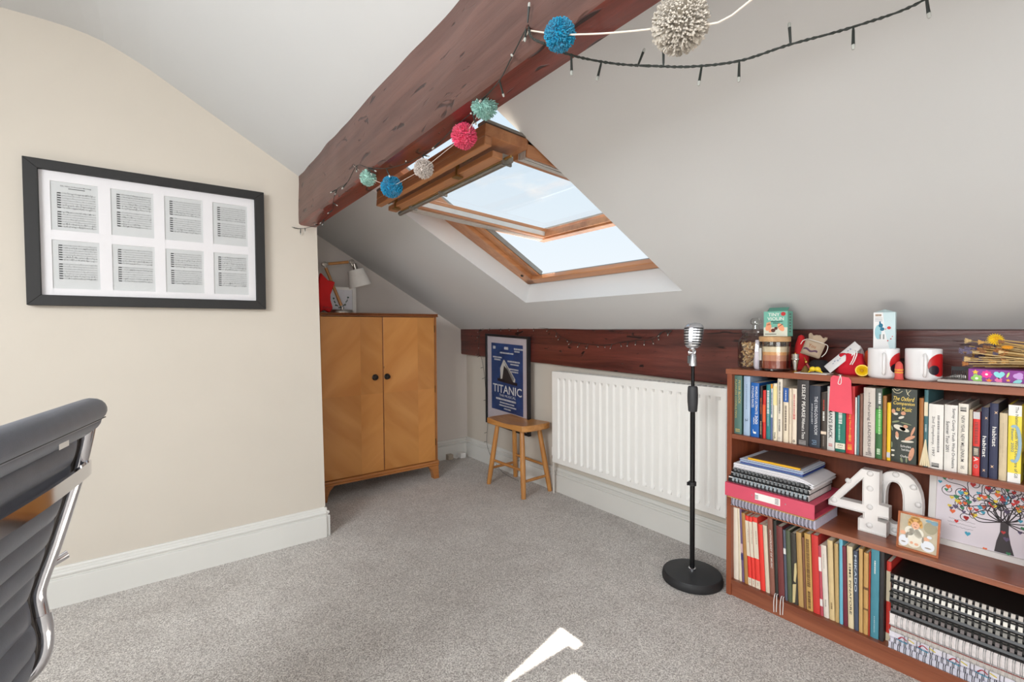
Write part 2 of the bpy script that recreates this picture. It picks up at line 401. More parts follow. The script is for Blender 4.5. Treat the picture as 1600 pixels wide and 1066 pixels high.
# wall plate along the knee wall
def plate():
    b = MB(); ny = 90; vs = []; n = 7
    for j in range(ny+1):
        y = YN+(YF+.02-YN)*j/ny
        zb = .812+.0215*y; zt_ = 1.083+.0055*y+.012*max(0, y-2)
        for k, (x, z) in enumerate([(2.2, zt_+.03), (2.098, zt_), (2.098, zt_-.09), (2.098, zb+.1), (2.099, zb+.01), (2.104, zb), (2.2, zb)]):
            d = noise.noise(Vector((y*2.5, z*9, 8)))*.005+noise.noise(Vector((y*9, z*20, 2)))*.003
            vs.append((x+d, y, z+(noise.noise(Vector((y*1.9, k, 3)))*.004 if 0 < k < 6 else 0)))
    b.add(vs, [(j*n+k, j*n+k+1, (j+1)*n+k+1, (j+1)*n+k) for j in range(ny) for k in range(n-1)]+[tuple(range(n)), tuple(ny*n+k for k in range(n))[::-1]])
    return b.build('wall_plate_beam', BEAM, smooth=True, angle=35)
struct(plate())

# ------------------------------------------------------------------ roof window, centre-pivot sash swung open
win = bpy.data.objects.new('window_1', None); COL.objects.link(win); win.location = RL(.9, 1.74, .1); ORG[win] = win.location.copy(); struct(win)
def rbar(s0, s1, y0, y1, n0, n1, b):
    b.hexa([RL(s0, y0, n0), RL(s0, y1, n0), RL(s1, y1, n0), RL(s1, y0, n0)], [RL(s0, y0, n1), RL(s0, y1, n1), RL(s1, y1, n1), RL(s1, y0, n1)])
YA, YB = 1.14, 2.262
for nm, a in (('sill_rail', (.36, .405, YA, YB, .11, .138)), ('head_rail', (1.40, 1.5, YA, YB+.03, .11, .15))):
    b = MB(); rbar(*a, b); b.build(nm, PINE, win, bevel=.004)
for far in (True, False):
    m = (lambda y: YB-y) if far else (lambda y: YA+y)
    def jb(s0, s1, o0, o1, n0, n1, b): rbar(s0, s1, min(m(o0), m(o1)), max(m(o0), m(o1)), n0, n1, b)
    b = MB(); jb(.36, 1.40, -.03, .08, .11, .148, b); j = b.build('jamb', PINE2, win, bevel=.004)
    b = MB(); jb(.395, .96, .082, .142, .130, .160, b); b.build('jamb_rebate', PINE2, j, bevel=.003)
    b = MB(); jb(.40, .96, .142, .149, .138, .163, b); b.build('jamb_trim', ALU, j)
    b = MB(); b.lathe([(.009, 0), (.009, .004), (.005, .004), (.005, .001)], RL(.455, m(.045), .1095), 12, -N_); b.build('peg_hole', BLACK, j)
b = MB(); rbar(.30, .40, YA-.02, YB+.02, .1385, .146, b); rbar(.33, 1.45, YB-.03, YB+.05, .172, .185, b); rbar(.33, 1.45, YA-.05, YA+.03, .172, .185, b); rbar(1.4, 1.56, YA-.02, YB+.02, .172, .2, b)
b.build('flashing', ALU, win)
# sash axes
TIL = math.radians(3.8)
SU, SW, SC = Vector((-math.cos(TIL), 0, math.sin(TIL))), Vector((math.sin(TIL), 0, math.cos(TIL))), Vector((1.35, 0, 1.684))
def SP(u, y, w): return SC+u*SU+Vector((0, y, 0))+w*SW
def sbar(u0, u1, y0, y1, w0, w1, b):
    b.hexa([SP(u0, y0, w0), SP(u0, y1, w0), SP(u1, y1, w0), SP(u1, y0, w0)], [SP(u0, y0, w1), SP(u0, y1, w1), SP(u1, y1, w1), SP(u1, y0, w1)])
SYA, SYB, HU = 1.228, 2.138, .52
b = MB()
for y0, y1 in ((SYB-.009, SYB), (SYA, SYA+.009), (SYB-.08, SYB), (SYA, SYA+.08)):
    sbar(-HU, HU-.17, y0, y1, -.03 if y1-y0 < .02 else .010, .03, b)
sbar(-HU, -HU+.05, SYA, SYB, -.03, .03, b)
sash = b.build('sash', PINE2, win, bevel=.003)
b = MB(); sbar(HU-.17, HU, SYA, SYB, -.008, .03, b); b.build('top_rail', PINE, sash, bevel=.003)
b = MB(); sbar(HU-.028, HU, SYA, SYB, -.040, -.008, b); b.build('top_lip', PINE, sash, bevel=.004)
b = MB()
for y0, y1 in ((SYB-.078, SYB-.050), (SYA+.050, SYA+.078)):
    sbar(-HU+.05, HU-.17, y0, y1, -.024, .012, b)
sbar(-HU+.05, -HU+.066, SYA+.05, SYB-.05, -.02, .012, b)
b.build('glazing_bead', PINE2, sash, bevel=.002)
b = MB()
for sg, e in ((-1, SYB), (1, SYA)):
    for o0, o1, w0 in ((.010, .018, -.032), (.021, .029, -.0335), (.032, .040, -.032), (.0425, .049, -.029), (.078, .0815, -.014)):
        sbar(-HU+.05, HU-.17, min(e+sg*o0, e+sg*o1), max(e+sg*o0, e+sg*o1), w0, .010, b)
b.build('aluminium_profile', mat((212, 210, 205), .4, .35, name='pale_aluminium'), sash)
b = MB()
for y0, y1 in ((SYB-.045, SYB+.004), (SYA-.004, SYA+.045)):
    sbar(-HU-.006, HU, y0, y1, .031, .040, b)
sbar(-HU-.085, -HU+.045, SYA-.004, SYB+.004, .031, .040, b)
b.build('outer_cladding', ALU, sash)
b = MB(); sbar(-HU+.05, HU-.17, SYA+.03, SYB-.03, .013, .019, b); b.build('pane', GLASS, sash)
b = MB(); sbar(HU-.098, HU-.055, SYA+.035, SYB-.012, -.052, -.030, b); b.build('ventilation_flap', PINE, sash, bevel=.003)
BRA = mat((150, 120, 70), .35, .8, name='dull_brass')
for y in (SYA+.26, SYB-.10):
    b = MB(); sbar(HU-.062, HU-.052, y, y+.010, -.060, -.006, b); sbar(HU-.075, HU-.045, y-.010, y+.020, -.061, -.056, b); b.build('flap_bracket', BRA, sash)
for y in (SYA+.16, SYA+.48, SYB-.08):
    b = MB(); sbar(HU-.055, HU-.03, y, y+.06, -.024, -.009, b); b.build('hinge_block', mat((120, 96, 70), .4, .4, name='hinge_metal'), sash, bevel=.003)
b = MB(); b.tube([SP(HU-.120, SYA+.02, -.050), SP(HU-.120, SYB+.0, -.050)], .0105, 12); b.build('blind_tube', ALU, sash, smooth=True)
for y in (SYA+.035, 1.70, SYB-.16):
    b = MB(); sbar(HU-.135, HU-.095, y, y+.008, -.064, -.030, b); b.build('blind_clip', ALU, sash)
b = MB(); sbar(HU-.108, HU-.101, SYA-.0, SYB-.05, -.050, -.044, b); b.build('brass_strip', mat((196, 160, 96), .3, .8, name='brass'), sash)

# ------------------------------------------------------------------ wardrobe
def veneer(name, cx, cz):
    m, t, b = base_mat(name)
    tcn = N(t, 'ShaderNodeTexCoord'); sp = N(t, 'ShaderNodeSeparateXYZ'); t.links.new(tcn.outputs['Object'], sp.inputs[0])
    def mth(op, a, v=None, w=None):
        n = N(t, 'ShaderNodeMath', operation=op); t.links.new(a, n.inputs[0])
        if v is not None:
            if hasattr(v, 'links'): t.links.new(v, n.inputs[1])
            else: n.inputs[1].default_value = v
        return n.outputs[0]
    ax = mth('ABSOLUTE', mth('SUBTRACT', sp.outputs[0], cx)); az = mth('ABSOLUTE', mth('SUBTRACT', sp.outputs[2], cz))
    diag = mth('ADD', mth('MULTIPLY', ax, 1.0), az); along = mth('SUBTRACT', ax, az)
    cb = N(t, 'ShaderNodeCombineXYZ'); t.links.new(mth('MULTIPLY', diag, .9), cb.inputs[0]); t.links.new(mth('MULTIPLY', along, .22), cb.inputs[1])
    sx = mth('GREATER_THAN', sp.outputs[0], cx); sz = mth('GREATER_THAN', sp.outputs[2], cz)
    t.links.new(mth('ADD', sx, mth('MULTIPLY', sz, 2.3)), cb.inputs[2])
    n1 = N(t, 'ShaderNodeTexNoise'); n1.inputs['Scale'].default_value = 7; n1.inputs['Detail'].default_value = 4; n1.inputs['Roughness'].default_value = .45; n1.inputs['Distortion'].default_value = .5
    t.links.new(cb.outputs[0], n1.inputs['Vector'])
    rp = N(t, 'ShaderNodeValToRGB'); rp.color_ramp.elements[0].position = .3; rp.color_ramp.elements[1].position = .72
    rp.color_ramp.elements[0].color = lin((188, 122, 58)); rp.color_ramp.elements[1].color = lin((208, 145, 78))
    t.links.new(n1.outputs['Fac'], rp.inputs[0])
    tone = mth('ADD', mth('MULTIPLY', mth('ABSOLUTE', mth('SUBTRACT', sx, sz)), .10), .92)
    mu = N(t, 'ShaderNodeMixRGB', blend_type='MULTIPLY'); mu.inputs[0].default_value = 1
    t.links.new(rp.outputs[0], mu.inputs[1]); t.links.new(tone, mu.inputs[2]); t.links.new(mu.outputs[0], b.inputs['Base Color'])
    b.inputs['Roughness'].default_value = .3; b.inputs['Coat Weight'].default_value = .25; b.inputs['Coat Roughness'].default_value = .2
    return m
WOAK = wood('golden_wardrobe_wood', (142, 84, 40), (190, 126, 68), 'z', 8, .33, .2, .1, .08)
WOAKX = wood('golden_wardrobe_rail', (142, 84, 40), (190, 126, 68), 'x', 8, .33, .2, .1, .08)
WX0, WX1, WY0, WY1 = .808, 1.642, 3.08, 3.47
w = thing('wardrobe', 'golden veneered two-door wardrobe standing in the alcove', 'wardrobe', (1.225, 3.27, 0))
b = MB(); b.box(WX0+.004, WX0+.024, WY0, WY1, .10, 1.192); b.box(WX1-.028, WX1-.004, WY0, WY1, .10, 1.192); b.box(WX0+.024, WX1-.028, WY1-.012, WY1, .10, 1.192); b.box(WX0+.02, WX1-.02, WY0+.03, WY1, .10, .125)
b.build('carcass', WOAK, w)
b = MB(); b.prism([(WY0-.012, 1.192), (WY0-.012, 1.198), (WY0-.006, 1.203), (WY0-.012, 1.208), (WY0-.008, 1.214), (WY1, 1.214), (WY1, 1.192)], WX0-.006, WX1+.004, 'yz'); b.build('top_board', wood('wardrobe_top_wood', (104, 58, 32), (150, 92, 52), 'x', 8, .35, .1, .1, .08), w)
b = MB(); b.prism([(WY0-.004, .098), (WY0-.014, .104), (WY0-.014, .112), (WY0-.008, .115), (WY0-.008, .119), (WY0-.014, .122), (WY0-.012, .131), (WY0, .136), (WY0+.03, .136), (WY0+.03, .098)], WX0, WX1, 'yz'); b.build('plinth_moulding', WOAKX, w)
for x, sgn in ((WX0, 1), (WX1, -1)):
    for y in (WY0-.004, WY1-.05):
        b = MB()
        pl = [(x, .1), (x+sgn*.085, .1), (x+sgn*.055, .07), (x+sgn*.042, .035), (x+sgn*.036, 0), (x-sgn*.004, 0)]
        b.prism(pl, y, y+.045); b.build('foot', WOAKX, w)
XM = 1.222
for i, (x0, x1) in enumerate(((WX0+.01, XM-.002), (XM+.005, WX1-.028))):
    b = MB(); b.box(x0, x1, WY0-.012, WY0+.006, .14, 1.188); cx = (x0+x1)/2-1.225+(.06 if i else .05)
    d = b.build('door', veneer('veneer_%s' % ('left', 'right')[i], cx, .67), w, bevel=.0015)
    kx = (1.166, 1.250)[i]; c = Vector((kx, WY0-.012, .781))
    b = MB(); b.lathe([(.021, 0), (.021, .003), (.017, .005), (.013, .006), (.012, .012), (.016, .018), (.015, .024), (.006, .027)], c, 20, (0, -1, 0)); k = b.build('knob', mat((38, 32, 28), .35, .6, name='dark_bronze'), d, smooth=True)
    if i:
        b = MB(); b.prism([(1.227, .838), (1.231, .838), (1.230, .846), (1.2315, .850), (1.229, .853), (1.2265, .850), (1.228, .846)], WY0-.0135, WY0-.0119); b.build('keyhole', mat((24, 18, 14), .4, name='dark_lock'), d)
    else:
        pass
b = MB()
for z in (.25, .64, 1.08):
    MB().box(WX1-.0285, WX1-.024, WY0-.014, WY0-.002, z, z+.05).build('hinge', mat((96, 70, 40), .4, .7, name='old_brass'), w)
b = MB(); b.box(XM-.0015, XM+.0045, WY0-.008, WY0, .14, 1.188); b.build('meeting_strip', wood('wardrobe_top_wood', (0, 0, 0), (0, 0, 0)), w)

# lamp on the wardrobe
TZ = 1.2145
l = thing('desk_lamp', 'jointed wooden desk lamp with white fabric shade on the wardrobe', 'lamp', (1.0, 3.25, TZ))
b = MB(); b.lathe([(.083, 0), (.083, .020), (.080, .024), (.012, .024)], (.998, 3.25, TZ), 40); b.build('base', STEEL, l, smooth=True)
J0, J1, J2 = Vector((1.012, 3.25, TZ+.035)), Vector((.898, 3.25, 1.541)), Vector((1.079, 3.25, 1.572))
LW = wood('lamp_beech', (168, 112, 56), (204, 148, 88), 'z', 10, .4, .1, .1, .05)
b = MB(); b.tube([J0.lerp(J1, .06), J0.lerp(J1, .92)], .0105, 10); b.build('lower_arm', LW, l, smooth=True)
b = MB(); b.tube([J1.lerp(J2, .14), J1.lerp(J2, .88)], .010, 10); b.build('upper_arm', LW, l, smooth=True)
b = MB(); b.lathe([(.010, -.012), (.011, 0), (.010, .02)], J0-Vector((0, 0, .01)), 12); b.build('base_joint', STEEL, l, smooth=True)
for J in (J1, J2):
    b = MB(); b.lathe([(.006, -.016), (.016, -.014), (.016, .014), (.006, .016)], J, 16, (0, 1, 0)); b.tube([J, J.lerp(J1 if J is J2 else J0, .14 if J is J2 else .09)], .008, 8); b.tube([J, J.lerp(J2 if J is J1 else J+Vector((.01, 0, -.03)), .15 if J is J1 else 1)], .008, 8); b.build('joint', STEEL, l, smooth=True)
ax = Vector((.28, 0, -1)).normalized(); SC0 = Vector((1.104, 3.25, 1.532))
b = MB(); b.lathe([(.015, -.03), (.017, -.028), (.017, .012), (.02, .014)], SC0, 16, ax); b.tube([J2, SC0-ax*.028], .006, 8); b.build('socket', STEEL, l, smooth=True)
b = MB(); b.lathe([(.02, -.001), (.052, 0), (.0535, .001), (.0755, .118), (.074, .118), (.0525, .003), (.02, .002)], SC0+ax*.012, 40, ax); b.build('shade', mat((236, 234, 230), .9, bump=.1, bscale=400, name='white_linen'), l, smooth=True)
b = MB(); b.ball(SC0+ax*.055, .022); b.build('bulb', WHITE, l, smooth=True)
# red felt bag and small white frame beside it
b = MB(); pl = [(.845, 0), (.868, .02), (.905, 0), (.927, .03), (.912, .085), (.913, .12), (.944, .205), (.897, .214), (.852, .262), (.838, .2), (.832, .1)]
b.prism([(x, TZ+z) for x, z in pl], 3.16, 3.2); rb = tag(b.build('felt_bag', mat((204, 30, 30), .85, bump=.2, name='red_felt'), bevel=.012, seg=3), 'bright red felt shape with pointed corners tucked behind the wall edge on the wardrobe', 'bag')
b = MB()
for i in range(9):
    x = .862+i*.007; z = TZ+.035+.004*math.sin(i*2.1); b.obox((x, 3.1595, z), (.0014, 0, .001), (-.0006, 0, .003), (0, .0005, 0))
b.build('print', BLACK, rb)
f = thing('picture_frame', 'small white frame with a green leaf garland drawing behind the lamp', 'picture frame', (1.03, 3.36, TZ))
b = MB(); y = 3.36
for a in ((.93, .945, TZ, TZ+.19), (1.12, 1.145, TZ, TZ+.19), (.945, 1.12, TZ, TZ+.014), (.945, 1.12, TZ+.172, TZ+.19)):
    b.box(a[0], a[1], y, y+.02, a[2], a[3])
b.build('frame', WHITE, f)
b = MB(); b.box(.944, 1.121, y+.008, y+.014, TZ+.013, TZ+.173); pi = b.build('print', mat((226, 226, 232), .7, name='pale_paper'), f)
b = MB(); gar = bez([(.99, y+.0065, TZ+.105), (1.005, y+.0065, TZ+.065), (1.037, y+.0065, TZ+.045), (1.068, y+.0065, TZ+.07), (1.09, y+.0065, TZ+.115)], 6); b.tube(gar, .0009, 5)
for i, p in enumerate(gar[::2]):
    b.ball(p+Vector((0, -.0002, .004*(-1)**i)), .0048 if i % 3 else .007, 8, 5, (1, .12, .8))
b.build('garland_drawing', mat((60, 92, 78), .7, name='sage_ink'), pi)

# socket and plug on the floor by the skirting
b = MB(); b.box(1.925, 1.972, 3.43, 3.475, .002, .046); b.box(1.93, 1.967, 3.4285, 3.431, .012, .036); tag(b.build('telephone_socket', mat((176, 164, 148), .5, name='beige_plastic'), bevel=.003), 'small beige socket box on the carpet against the alcove skirting', 'socket')
p = thing('plug', 'white plug adaptor on the carpet in the alcove corner', 'plug', (2.06, 3.44, .002))
b = MB(); b.box(2.035, 2.085, 3.41, 3.47, .002, .047); b.build('housing', WHITE, p, bevel=.006)
b = MB(); b.tube(bez([(2.035, 3.44, .02), (2.0, 3.43, .008), (1.985, 3.44, .02), (1.97, 3.45, .025)], 6), .003, 6); b.build('cable', WHITE, p, smooth=True)

# ------------------------------------------------------------------ framed sheet music on the chimney breast
f = thing('music_picture', 'wide black frame holding eight pages of printed sheet music', 'picture frame', (.016, 2.575, 1.205))
FX0, FX1, FZ0, FZ1, fy0, fy1 = -.396, .4285, 1.205, 1.7725, 2.555, 2.588
IX0, IX1, IZ0, IZ1 = -.355, .388, 1.246, 1.735
FB = mat((31, 30, 30), .6, bump=.06, bscale=200, name='black_ash_frame')
for nm, q in (('frame_top', [(FX0, FZ1), (FX1, FZ1), (IX1, IZ1), (IX0, IZ1)]), ('frame_bottom', [(FX0, FZ0), (FX1, FZ0), (IX1, IZ0), (IX0, IZ0)]), ('frame_side', [(FX0, FZ0), (FX0, FZ1), (IX0, IZ1), (IX0, IZ0)]), ('frame_side', [(FX1, FZ0), (FX1, FZ1), (IX1, IZ1), (IX1, IZ0)])):
    MB().prism(q, fy0, fy1).build(nm, FB, f, bevel=.0015)
MOUNT = mat((240, 238, 240), .8, var=.01, name='mount_board')
b = MB(); b.box(IX0, IX1, 2.579, 2.583, IZ0, IZ1); b.build('backing', MOUNT, f)
cols = [-.3235, -.1425, .037, .2165]; rows = [1.5045, 1.2735]; sw, sh = .142, .1925
b = MB(); ys = 2.573
xs = [IX0]+[v for c in cols for v in (c, c+sw)]+[IX1]
for i in range(0, len(xs), 2):
    b.box(xs[i], xs[i+1], ys, 2.579, IZ0, IZ1)
for c in cols:
    for z0, z1 in ((IZ0, rows[1]), (rows[1]+sh, rows[0]), (rows[0]+sh, IZ1)):
        b.box(c, c+sw, ys, 2.579, z0, z1)
b.build('mount', MOUNT, f)
INK = mat((52, 52, 54), .8, name='printing_ink'); INK2 = mat((120, 120, 122), .8, name='faint_ink')
PAPER = mat((214, 216, 216), .85, var=.015, name='score_paper')
rnd = random.Random(3)
for r, z0 in enumerate(rows):
    for ci, c in enumerate(cols):
        b = MB(); b.box(c, c+sw, 2.5765, 2.578, z0, z0+sh); sh_o = b.build('music_sheet', PAPER, f)
        d = MB(); yy = 2.5762; first = (r == 0 and ci == 0)
        top = z0+sh-(.042 if first else .018)
        x0, x1 = c+.02, c+sw-.008
        def line(xa, xb, z, t=.00022):
            d.box(xa, xb, yy-.0001, yy, z-t, z+t)
        zz = top
        for sysn in range(2):
            staves = [0]*5+[1, 1]; zt0 = zz
            for k, piano in enumerate(staves):
                for q in range(5):
                    line(x0, x1, zz-q*.0011, .00009)
                d.box(x0, x0+.010, yy-.0003, yy, zz-.0042, zz-.0004)       # clef and key marks
                nn = 26 if (piano or rnd.random() < .25) else 3
                for _ in range(nn):
                    xx = x0+.014+rnd.random()*(x1-x0-.016); zq = zz-.0046+rnd.random()*.0052
                    d.box(xx, xx+.0012, yy-.0003, yy, zq, zq+.0009); d.box(xx+.0010, xx+.0013, yy-.0003, yy, zq, zq+.0034*rnd.choice((1, -1)))
                zz -= .0094 if not piano else .0098
            d.box(x0-.0010, x0-.0004, yy-.0003, yy, zz+.0055, zt0)
            zz -= .008
        d.build('notation', INK, sh_o)
        if first:
            letter("Oh, What A Beautiful Morning", sh_o, (c+.075, yy-.0003, z0+sh-.016), X, Z, .092, .0058, INK, .006)
            b = MB(); [b.box(c+.053+.0045*q_, c+.0565+.0045*q_, yy-.0003, yy, z0+sh-.0255, z0+sh-.0225) for q_ in range(11)]; b.build('subtitle_print', INK, sh_o)
b = MB(); b.box(IX0, IX1, 2.568, 2.5692, IZ0, IZ1); b.build('pane', PICGLASS, f)

# ------------------------------------------------------------------ framed poster hanging by the stool
f = thing('poster', 'black framed blue ship poster leaning on the low wall behind the stool', 'poster', (2.085, 2.81, .345))
PT = lambda v: Vector((v.x+.004*(v.y-2.8)*0, v.y, v.z+.04*(v.y-2.81)))
py0, py1, pz0, pz1 = 2.541, 3.078, .352, 1.056; xf = 2.066
for nm, a in (('frame_top', (py0, py1, pz1-.017, pz1)), ('frame_bottom', (py0, py1, pz0, pz0+.017)), ('frame_side', (py0, py0+.017, pz0+.017, pz1-.017)), ('frame_side', (py1-.017, py1, pz0+.017, pz1-.017))):
    MB(PT).box(xf, xf+.026, *a).build(nm, mat((30, 30, 33), .4, name='black_lacquer_frame'), f, bevel=.0015)
b = MB(PT); b.box(xf+.012, xf+.02, py0+.016, py1-.016, pz0+.016, pz1-.016); b.build('mount', mat((206, 196, 202), .8, name='lilac_mount'), f)
b = MB(PT); b.box(xf+.0105, xf+.012, 2.612, 3.005, .478, .990)
pr_ = b.build('print', mat((34, 66, 122), .6, var=.3, scale=9, name='sea_blue_print'), f)
xt = xf+.0102; WI = mat((226, 226, 226), .7, name='white_ink')
U, V = Vector((0, -1, 0)), Z
def pl_(t, yc, zc, w, h, m=WI, bold=.01): letter(t, pr_, (xt, yc, zc), U, V, w, h, m, bold, T=PT)
pl_('TITANIC', 2.806, .645, .36, .062, bold=.012)
pl_('THE MUSICAL', 2.80, .596, .205, .018, bold=0)
def bars(yc, z, w, h, n, m=WI):
    rr = random.Random(int(yc*1000+z*100)); y = yc+w/2; b = MB(PT)
    while y > yc-w/2:
        d = .003+rr.random()*.008; b.box(xt-.0002, xt, max(yc-w/2, y-d), y, z-h/2, z+h/2); y -= d+.003
    return b.build('small_print', m, pr_)
for q in ((2.72, .862, .145, .012), (2.71, .842, .10, .010), (2.72, .806, .11, .010), (2.71, .788, .085, .010), (2.82, .566, .25, .014), (2.805, .541, .18, .010), (2.80, .520, .21, .010), (2.80, .499, .085, .009), (2.66, .958, .11, .012), (2.68, .940, .06, .010), (2.965, .955, .032, .022), (2.81, .957, .05, .02), (2.805, .920, .17, .011), (2.925, .882, .115, .011), (2.925, .864, .08, .011)):
    bars(*q, 10)
# ship bow: sails of pale hull plates over a dark waterline
b = MB(PT)
def pq(pts, m, nm, dx=0.0):
    bb = MB(PT); bb.prism([(y, z) for y, z in pts], xt-.0006-dx, xt-dx, 'yz'); return bb.build(nm, m, pr_)
HULL = mat((206, 202, 196), .7, name='pale_hull_ink'); DK = mat((46, 44, 48), .7, name='dark_hull_ink')
pq([(2.845, .865), (2.905, .715), (2.70, .70), (2.72, .75)], DK, 'ship_hull')
pq([(2.845, .868), (2.835, .868), (2.70, .735), (2.705, .708), (2.725, .715), (2.80, .80), (2.845, .83)], HULL, 'ship_side', .0006)
pq([(2.888, .80), (2.845, .865), (2.84, .82), (2.862, .725), (2.882, .72)], HULL, 'ship_bow', .0006)
pq([(2.925, .722), (2.92, .702), (2.68, .69), (2.675, .712)], mat((38, 24, 26), .7, name='waterline_ink'), 'ship_waterline', .0012)
for k in range(3):
    o_ = k*.012; pq([(2.836-o_, .852-o_*1.6), (2.832-o_, .852-o_*1.6), (2.712+o_*.4, .738-o_*.6), (2.716+o_*.4, .735-o_*.6)], DK, 'ship_stripe', .0011)
b = MB(PT); b.box(xf+.008, xf+.009, py0+.017, py1-.017, pz0+.017, pz1-.017); b.build('pane', PICGLASS, f)

# ------------------------------------------------------------------ stool
STW = wood('stool_oak', (154, 96, 46), (206, 148, 84), 'y', 7, .35, .15, .1, .06)
STL = wood('stool_leg_oak', (158, 98, 46), (208, 150, 84), 'z', 8, .35, .15, .1, .05)
s = thing('stool', 'small wooden saddle-seat stool with four splayed legs beside the radiator', 'stool', (1.985, 2.53, 0))
sx0, sx1, sy0, sy1, sz = 1.852, 2.108, 2.33, 2.775, .474
def seat_pt(u, v, top):
    a, c = 2*u-1, 2*v-1; k = 7
    x = (sx0+sx1)/2+(sx1-sx0)/2*a*(1-.06*abs(c)**4); y = (sy0+sy1)/2+(sy1-sy0)/2*c*(1-.10*abs(a)**4)
    z = sz-(.018*math.exp(-(c*1.5)**2)*(1-.5*abs(a)) if top else .042)+(.0 if top else 0)
    return (x, y, z)
b = MB(); nu, nv = 14, 20
g = lambda t: MB().grid(lambda u, v: seat_pt(u, v, t), nu, nv)
gt, gb = g(True), g(False); b.add(gt.v, gt.f); o_ = len(gt.v); b.add(gb.v, [f_[::-1] for f_ in gb.f])
rim = [(i, 0) for i in range(nu+1)]+[(nu, j) for j in range(1, nv+1)]+[(i, nv) for i in range(nu-1, -1, -1)]+[(0, j) for j in range(nv-1, 0, -1)]
ids = [i*(nv+1)+j for i, j in rim]
b.f += [(ids[k], ids[(k+1) % len(ids)], ids[(k+1) % len(ids)]+o_, ids[k]+o_) for k in range(len(ids))]
b.build('seat', STW, s, smooth=True, bevel=.006, angle=50)
feet = {(0, 0): (1.868, 2.35), (0, 1): (1.862, 2.74), (1, 0): (2.107, 2.362), (1, 1): (2.112, 2.752)}
tops = {(0, 0): (1.905, 2.41), (0, 1): (1.905, 2.685), (1, 0): (2.055, 2.415), (1, 1): (2.055, 2.69)}
def leg_at(k, z):
    t = z/.435; return Vector((feet[k][0]+(tops[k][0]-feet[k][0])*t, feet[k][1]+(tops[k][1]-feet[k][1])*t, z))
for k in feet:
    b = MB(); b.tube([leg_at(k, z) for z in (0, .05, .2, .38, .435)], [.0155, .017, .0185, .0165, .0145], 14); b.build('leg', STL, s, smooth=True)
for ka, kb, z in (((0, 0), (0, 1), .175), ((1, 0), (1, 1), .175), ((0, 0), (1, 0), .105), ((0, 1), (1, 1), .115)):
    b = MB(); b.tube([leg_at(ka, z), leg_at(ka, z).lerp(leg_at(kb, z), .5), leg_at(kb, z)], [.0085, .0105, .0085], 10); b.build('stretcher', STW, s, smooth=True)

# ------------------------------------------------------------------ radiator
RW = mat((238, 237, 233), .28, var=.01, name='radiator_enamel')
r = thing('radiator', 'white panel radiator with vertical flutes fixed under the dark wall beam', 'radiator', (2.1, 1.69, .2))
ry0, ry1, rz0, rz1, rx = 1.10, 2.288, .221, .822, 2.06
prf = []; ya = ry0+.03; npitch = 22; pt = (ry1-ry0-.06)/npitch
for i in range(npitch):
    y = ya+i*pt
    prf += [(y, 0), (y+pt*.12, 1), (y+pt*.36, 1), (y+pt*.5, 0)]
prf.append((ya+npitch*pt, 0)); prf = [(ry0+.004, 0)]+prf+[(ry1-.004, 0)]
zrow = [(rz0, 0, .006), (rz0+.004, 0, 0), (rz0+.034, 0, 0), (rz0+.052, 1, 0), (rz1-.058, 1, 0), (rz1-.040, 0, 0), (rz1-.004, 0, 0), (rz1, 0, .006)]
vs = [(rx+.0115*a*k+o, y, z) for z, k, o in zrow for y, a in prf]; n = len(prf)
b = MB(); b.add(vs, [(i*n+j, i*n+j+1, (i+1)*n+j+1, (i+1)*n+j) for i in range(len(zrow)-1) for j in range(n-1)])
b.build('front_panel', RW, r, smooth=True, angle=28)
b = MB(); b.box(rx+.052, rx+.064, ry0+.004, ry1-.004, rz0, rz1-.004); b.build('back_panel', RW, r)
for y in (ry0, ry1-.004):
    b = MB(); b.box(rx+.002, rx+.066, y, y+.004, rz0+.01, rz1); b.build('side_panel', RW, r, bevel=.001)
b = MB()
for i in range(40):
    y = ry0+.012+i*(ry1-ry0-.024)/40; b.box(rx+.012, rx+.054, y, y+.012, rz1-.004, rz1)
b.box(rx+.002, rx+.012, ry0+.004, ry1-.004, rz1-.004, rz1); b.box(rx+.054, rx+.066, ry0+.004, ry1-.004, rz1-.004, rz1); b.build('top_grille', RW, r)
for y, cap in ((ry1+.028, 1), (ry0-.028, 0)):
    b = MB(); b.lathe([(.009, 0), (.009, .02), (.012, .022), (.012, .04), (.008, .042)], (rx+.04, y, rz0-.008), 12); b.tube([(rx+.04, y, rz0+.022), (rx+.04, y+(-.03 if cap else .03), rz0+.022)], .008, 10); v_ = b.build('valve', CHROME, r, smooth=True)
    b = MB(); b.lathe([(.012, .034), (.0135, .04), (.0135, .085), (.010, .09)], (rx+.04, y, rz0), 14); b.build('valve_cap', RW, v_, smooth=True)
    b = MB(); b.tube([(rx+.04, y, rz0-.005), (rx+.04, y, .165), (rx+.05, y, .15), (rx+.05, y, .0)] if not cap else [(rx+.04, y, rz0-.005), (rx+.04, y, .0)], .007, 10); b.build('pipe', mat((206, 200, 192), .4, name='painted_pipe'), v_, smooth=True)
b = MB()
for y in (1.35, 2.05):
    b = MB(); b.box(rx+.064, 2.15, y, y+.03, .3, .75); b.build('wall_bracket', RW, r)

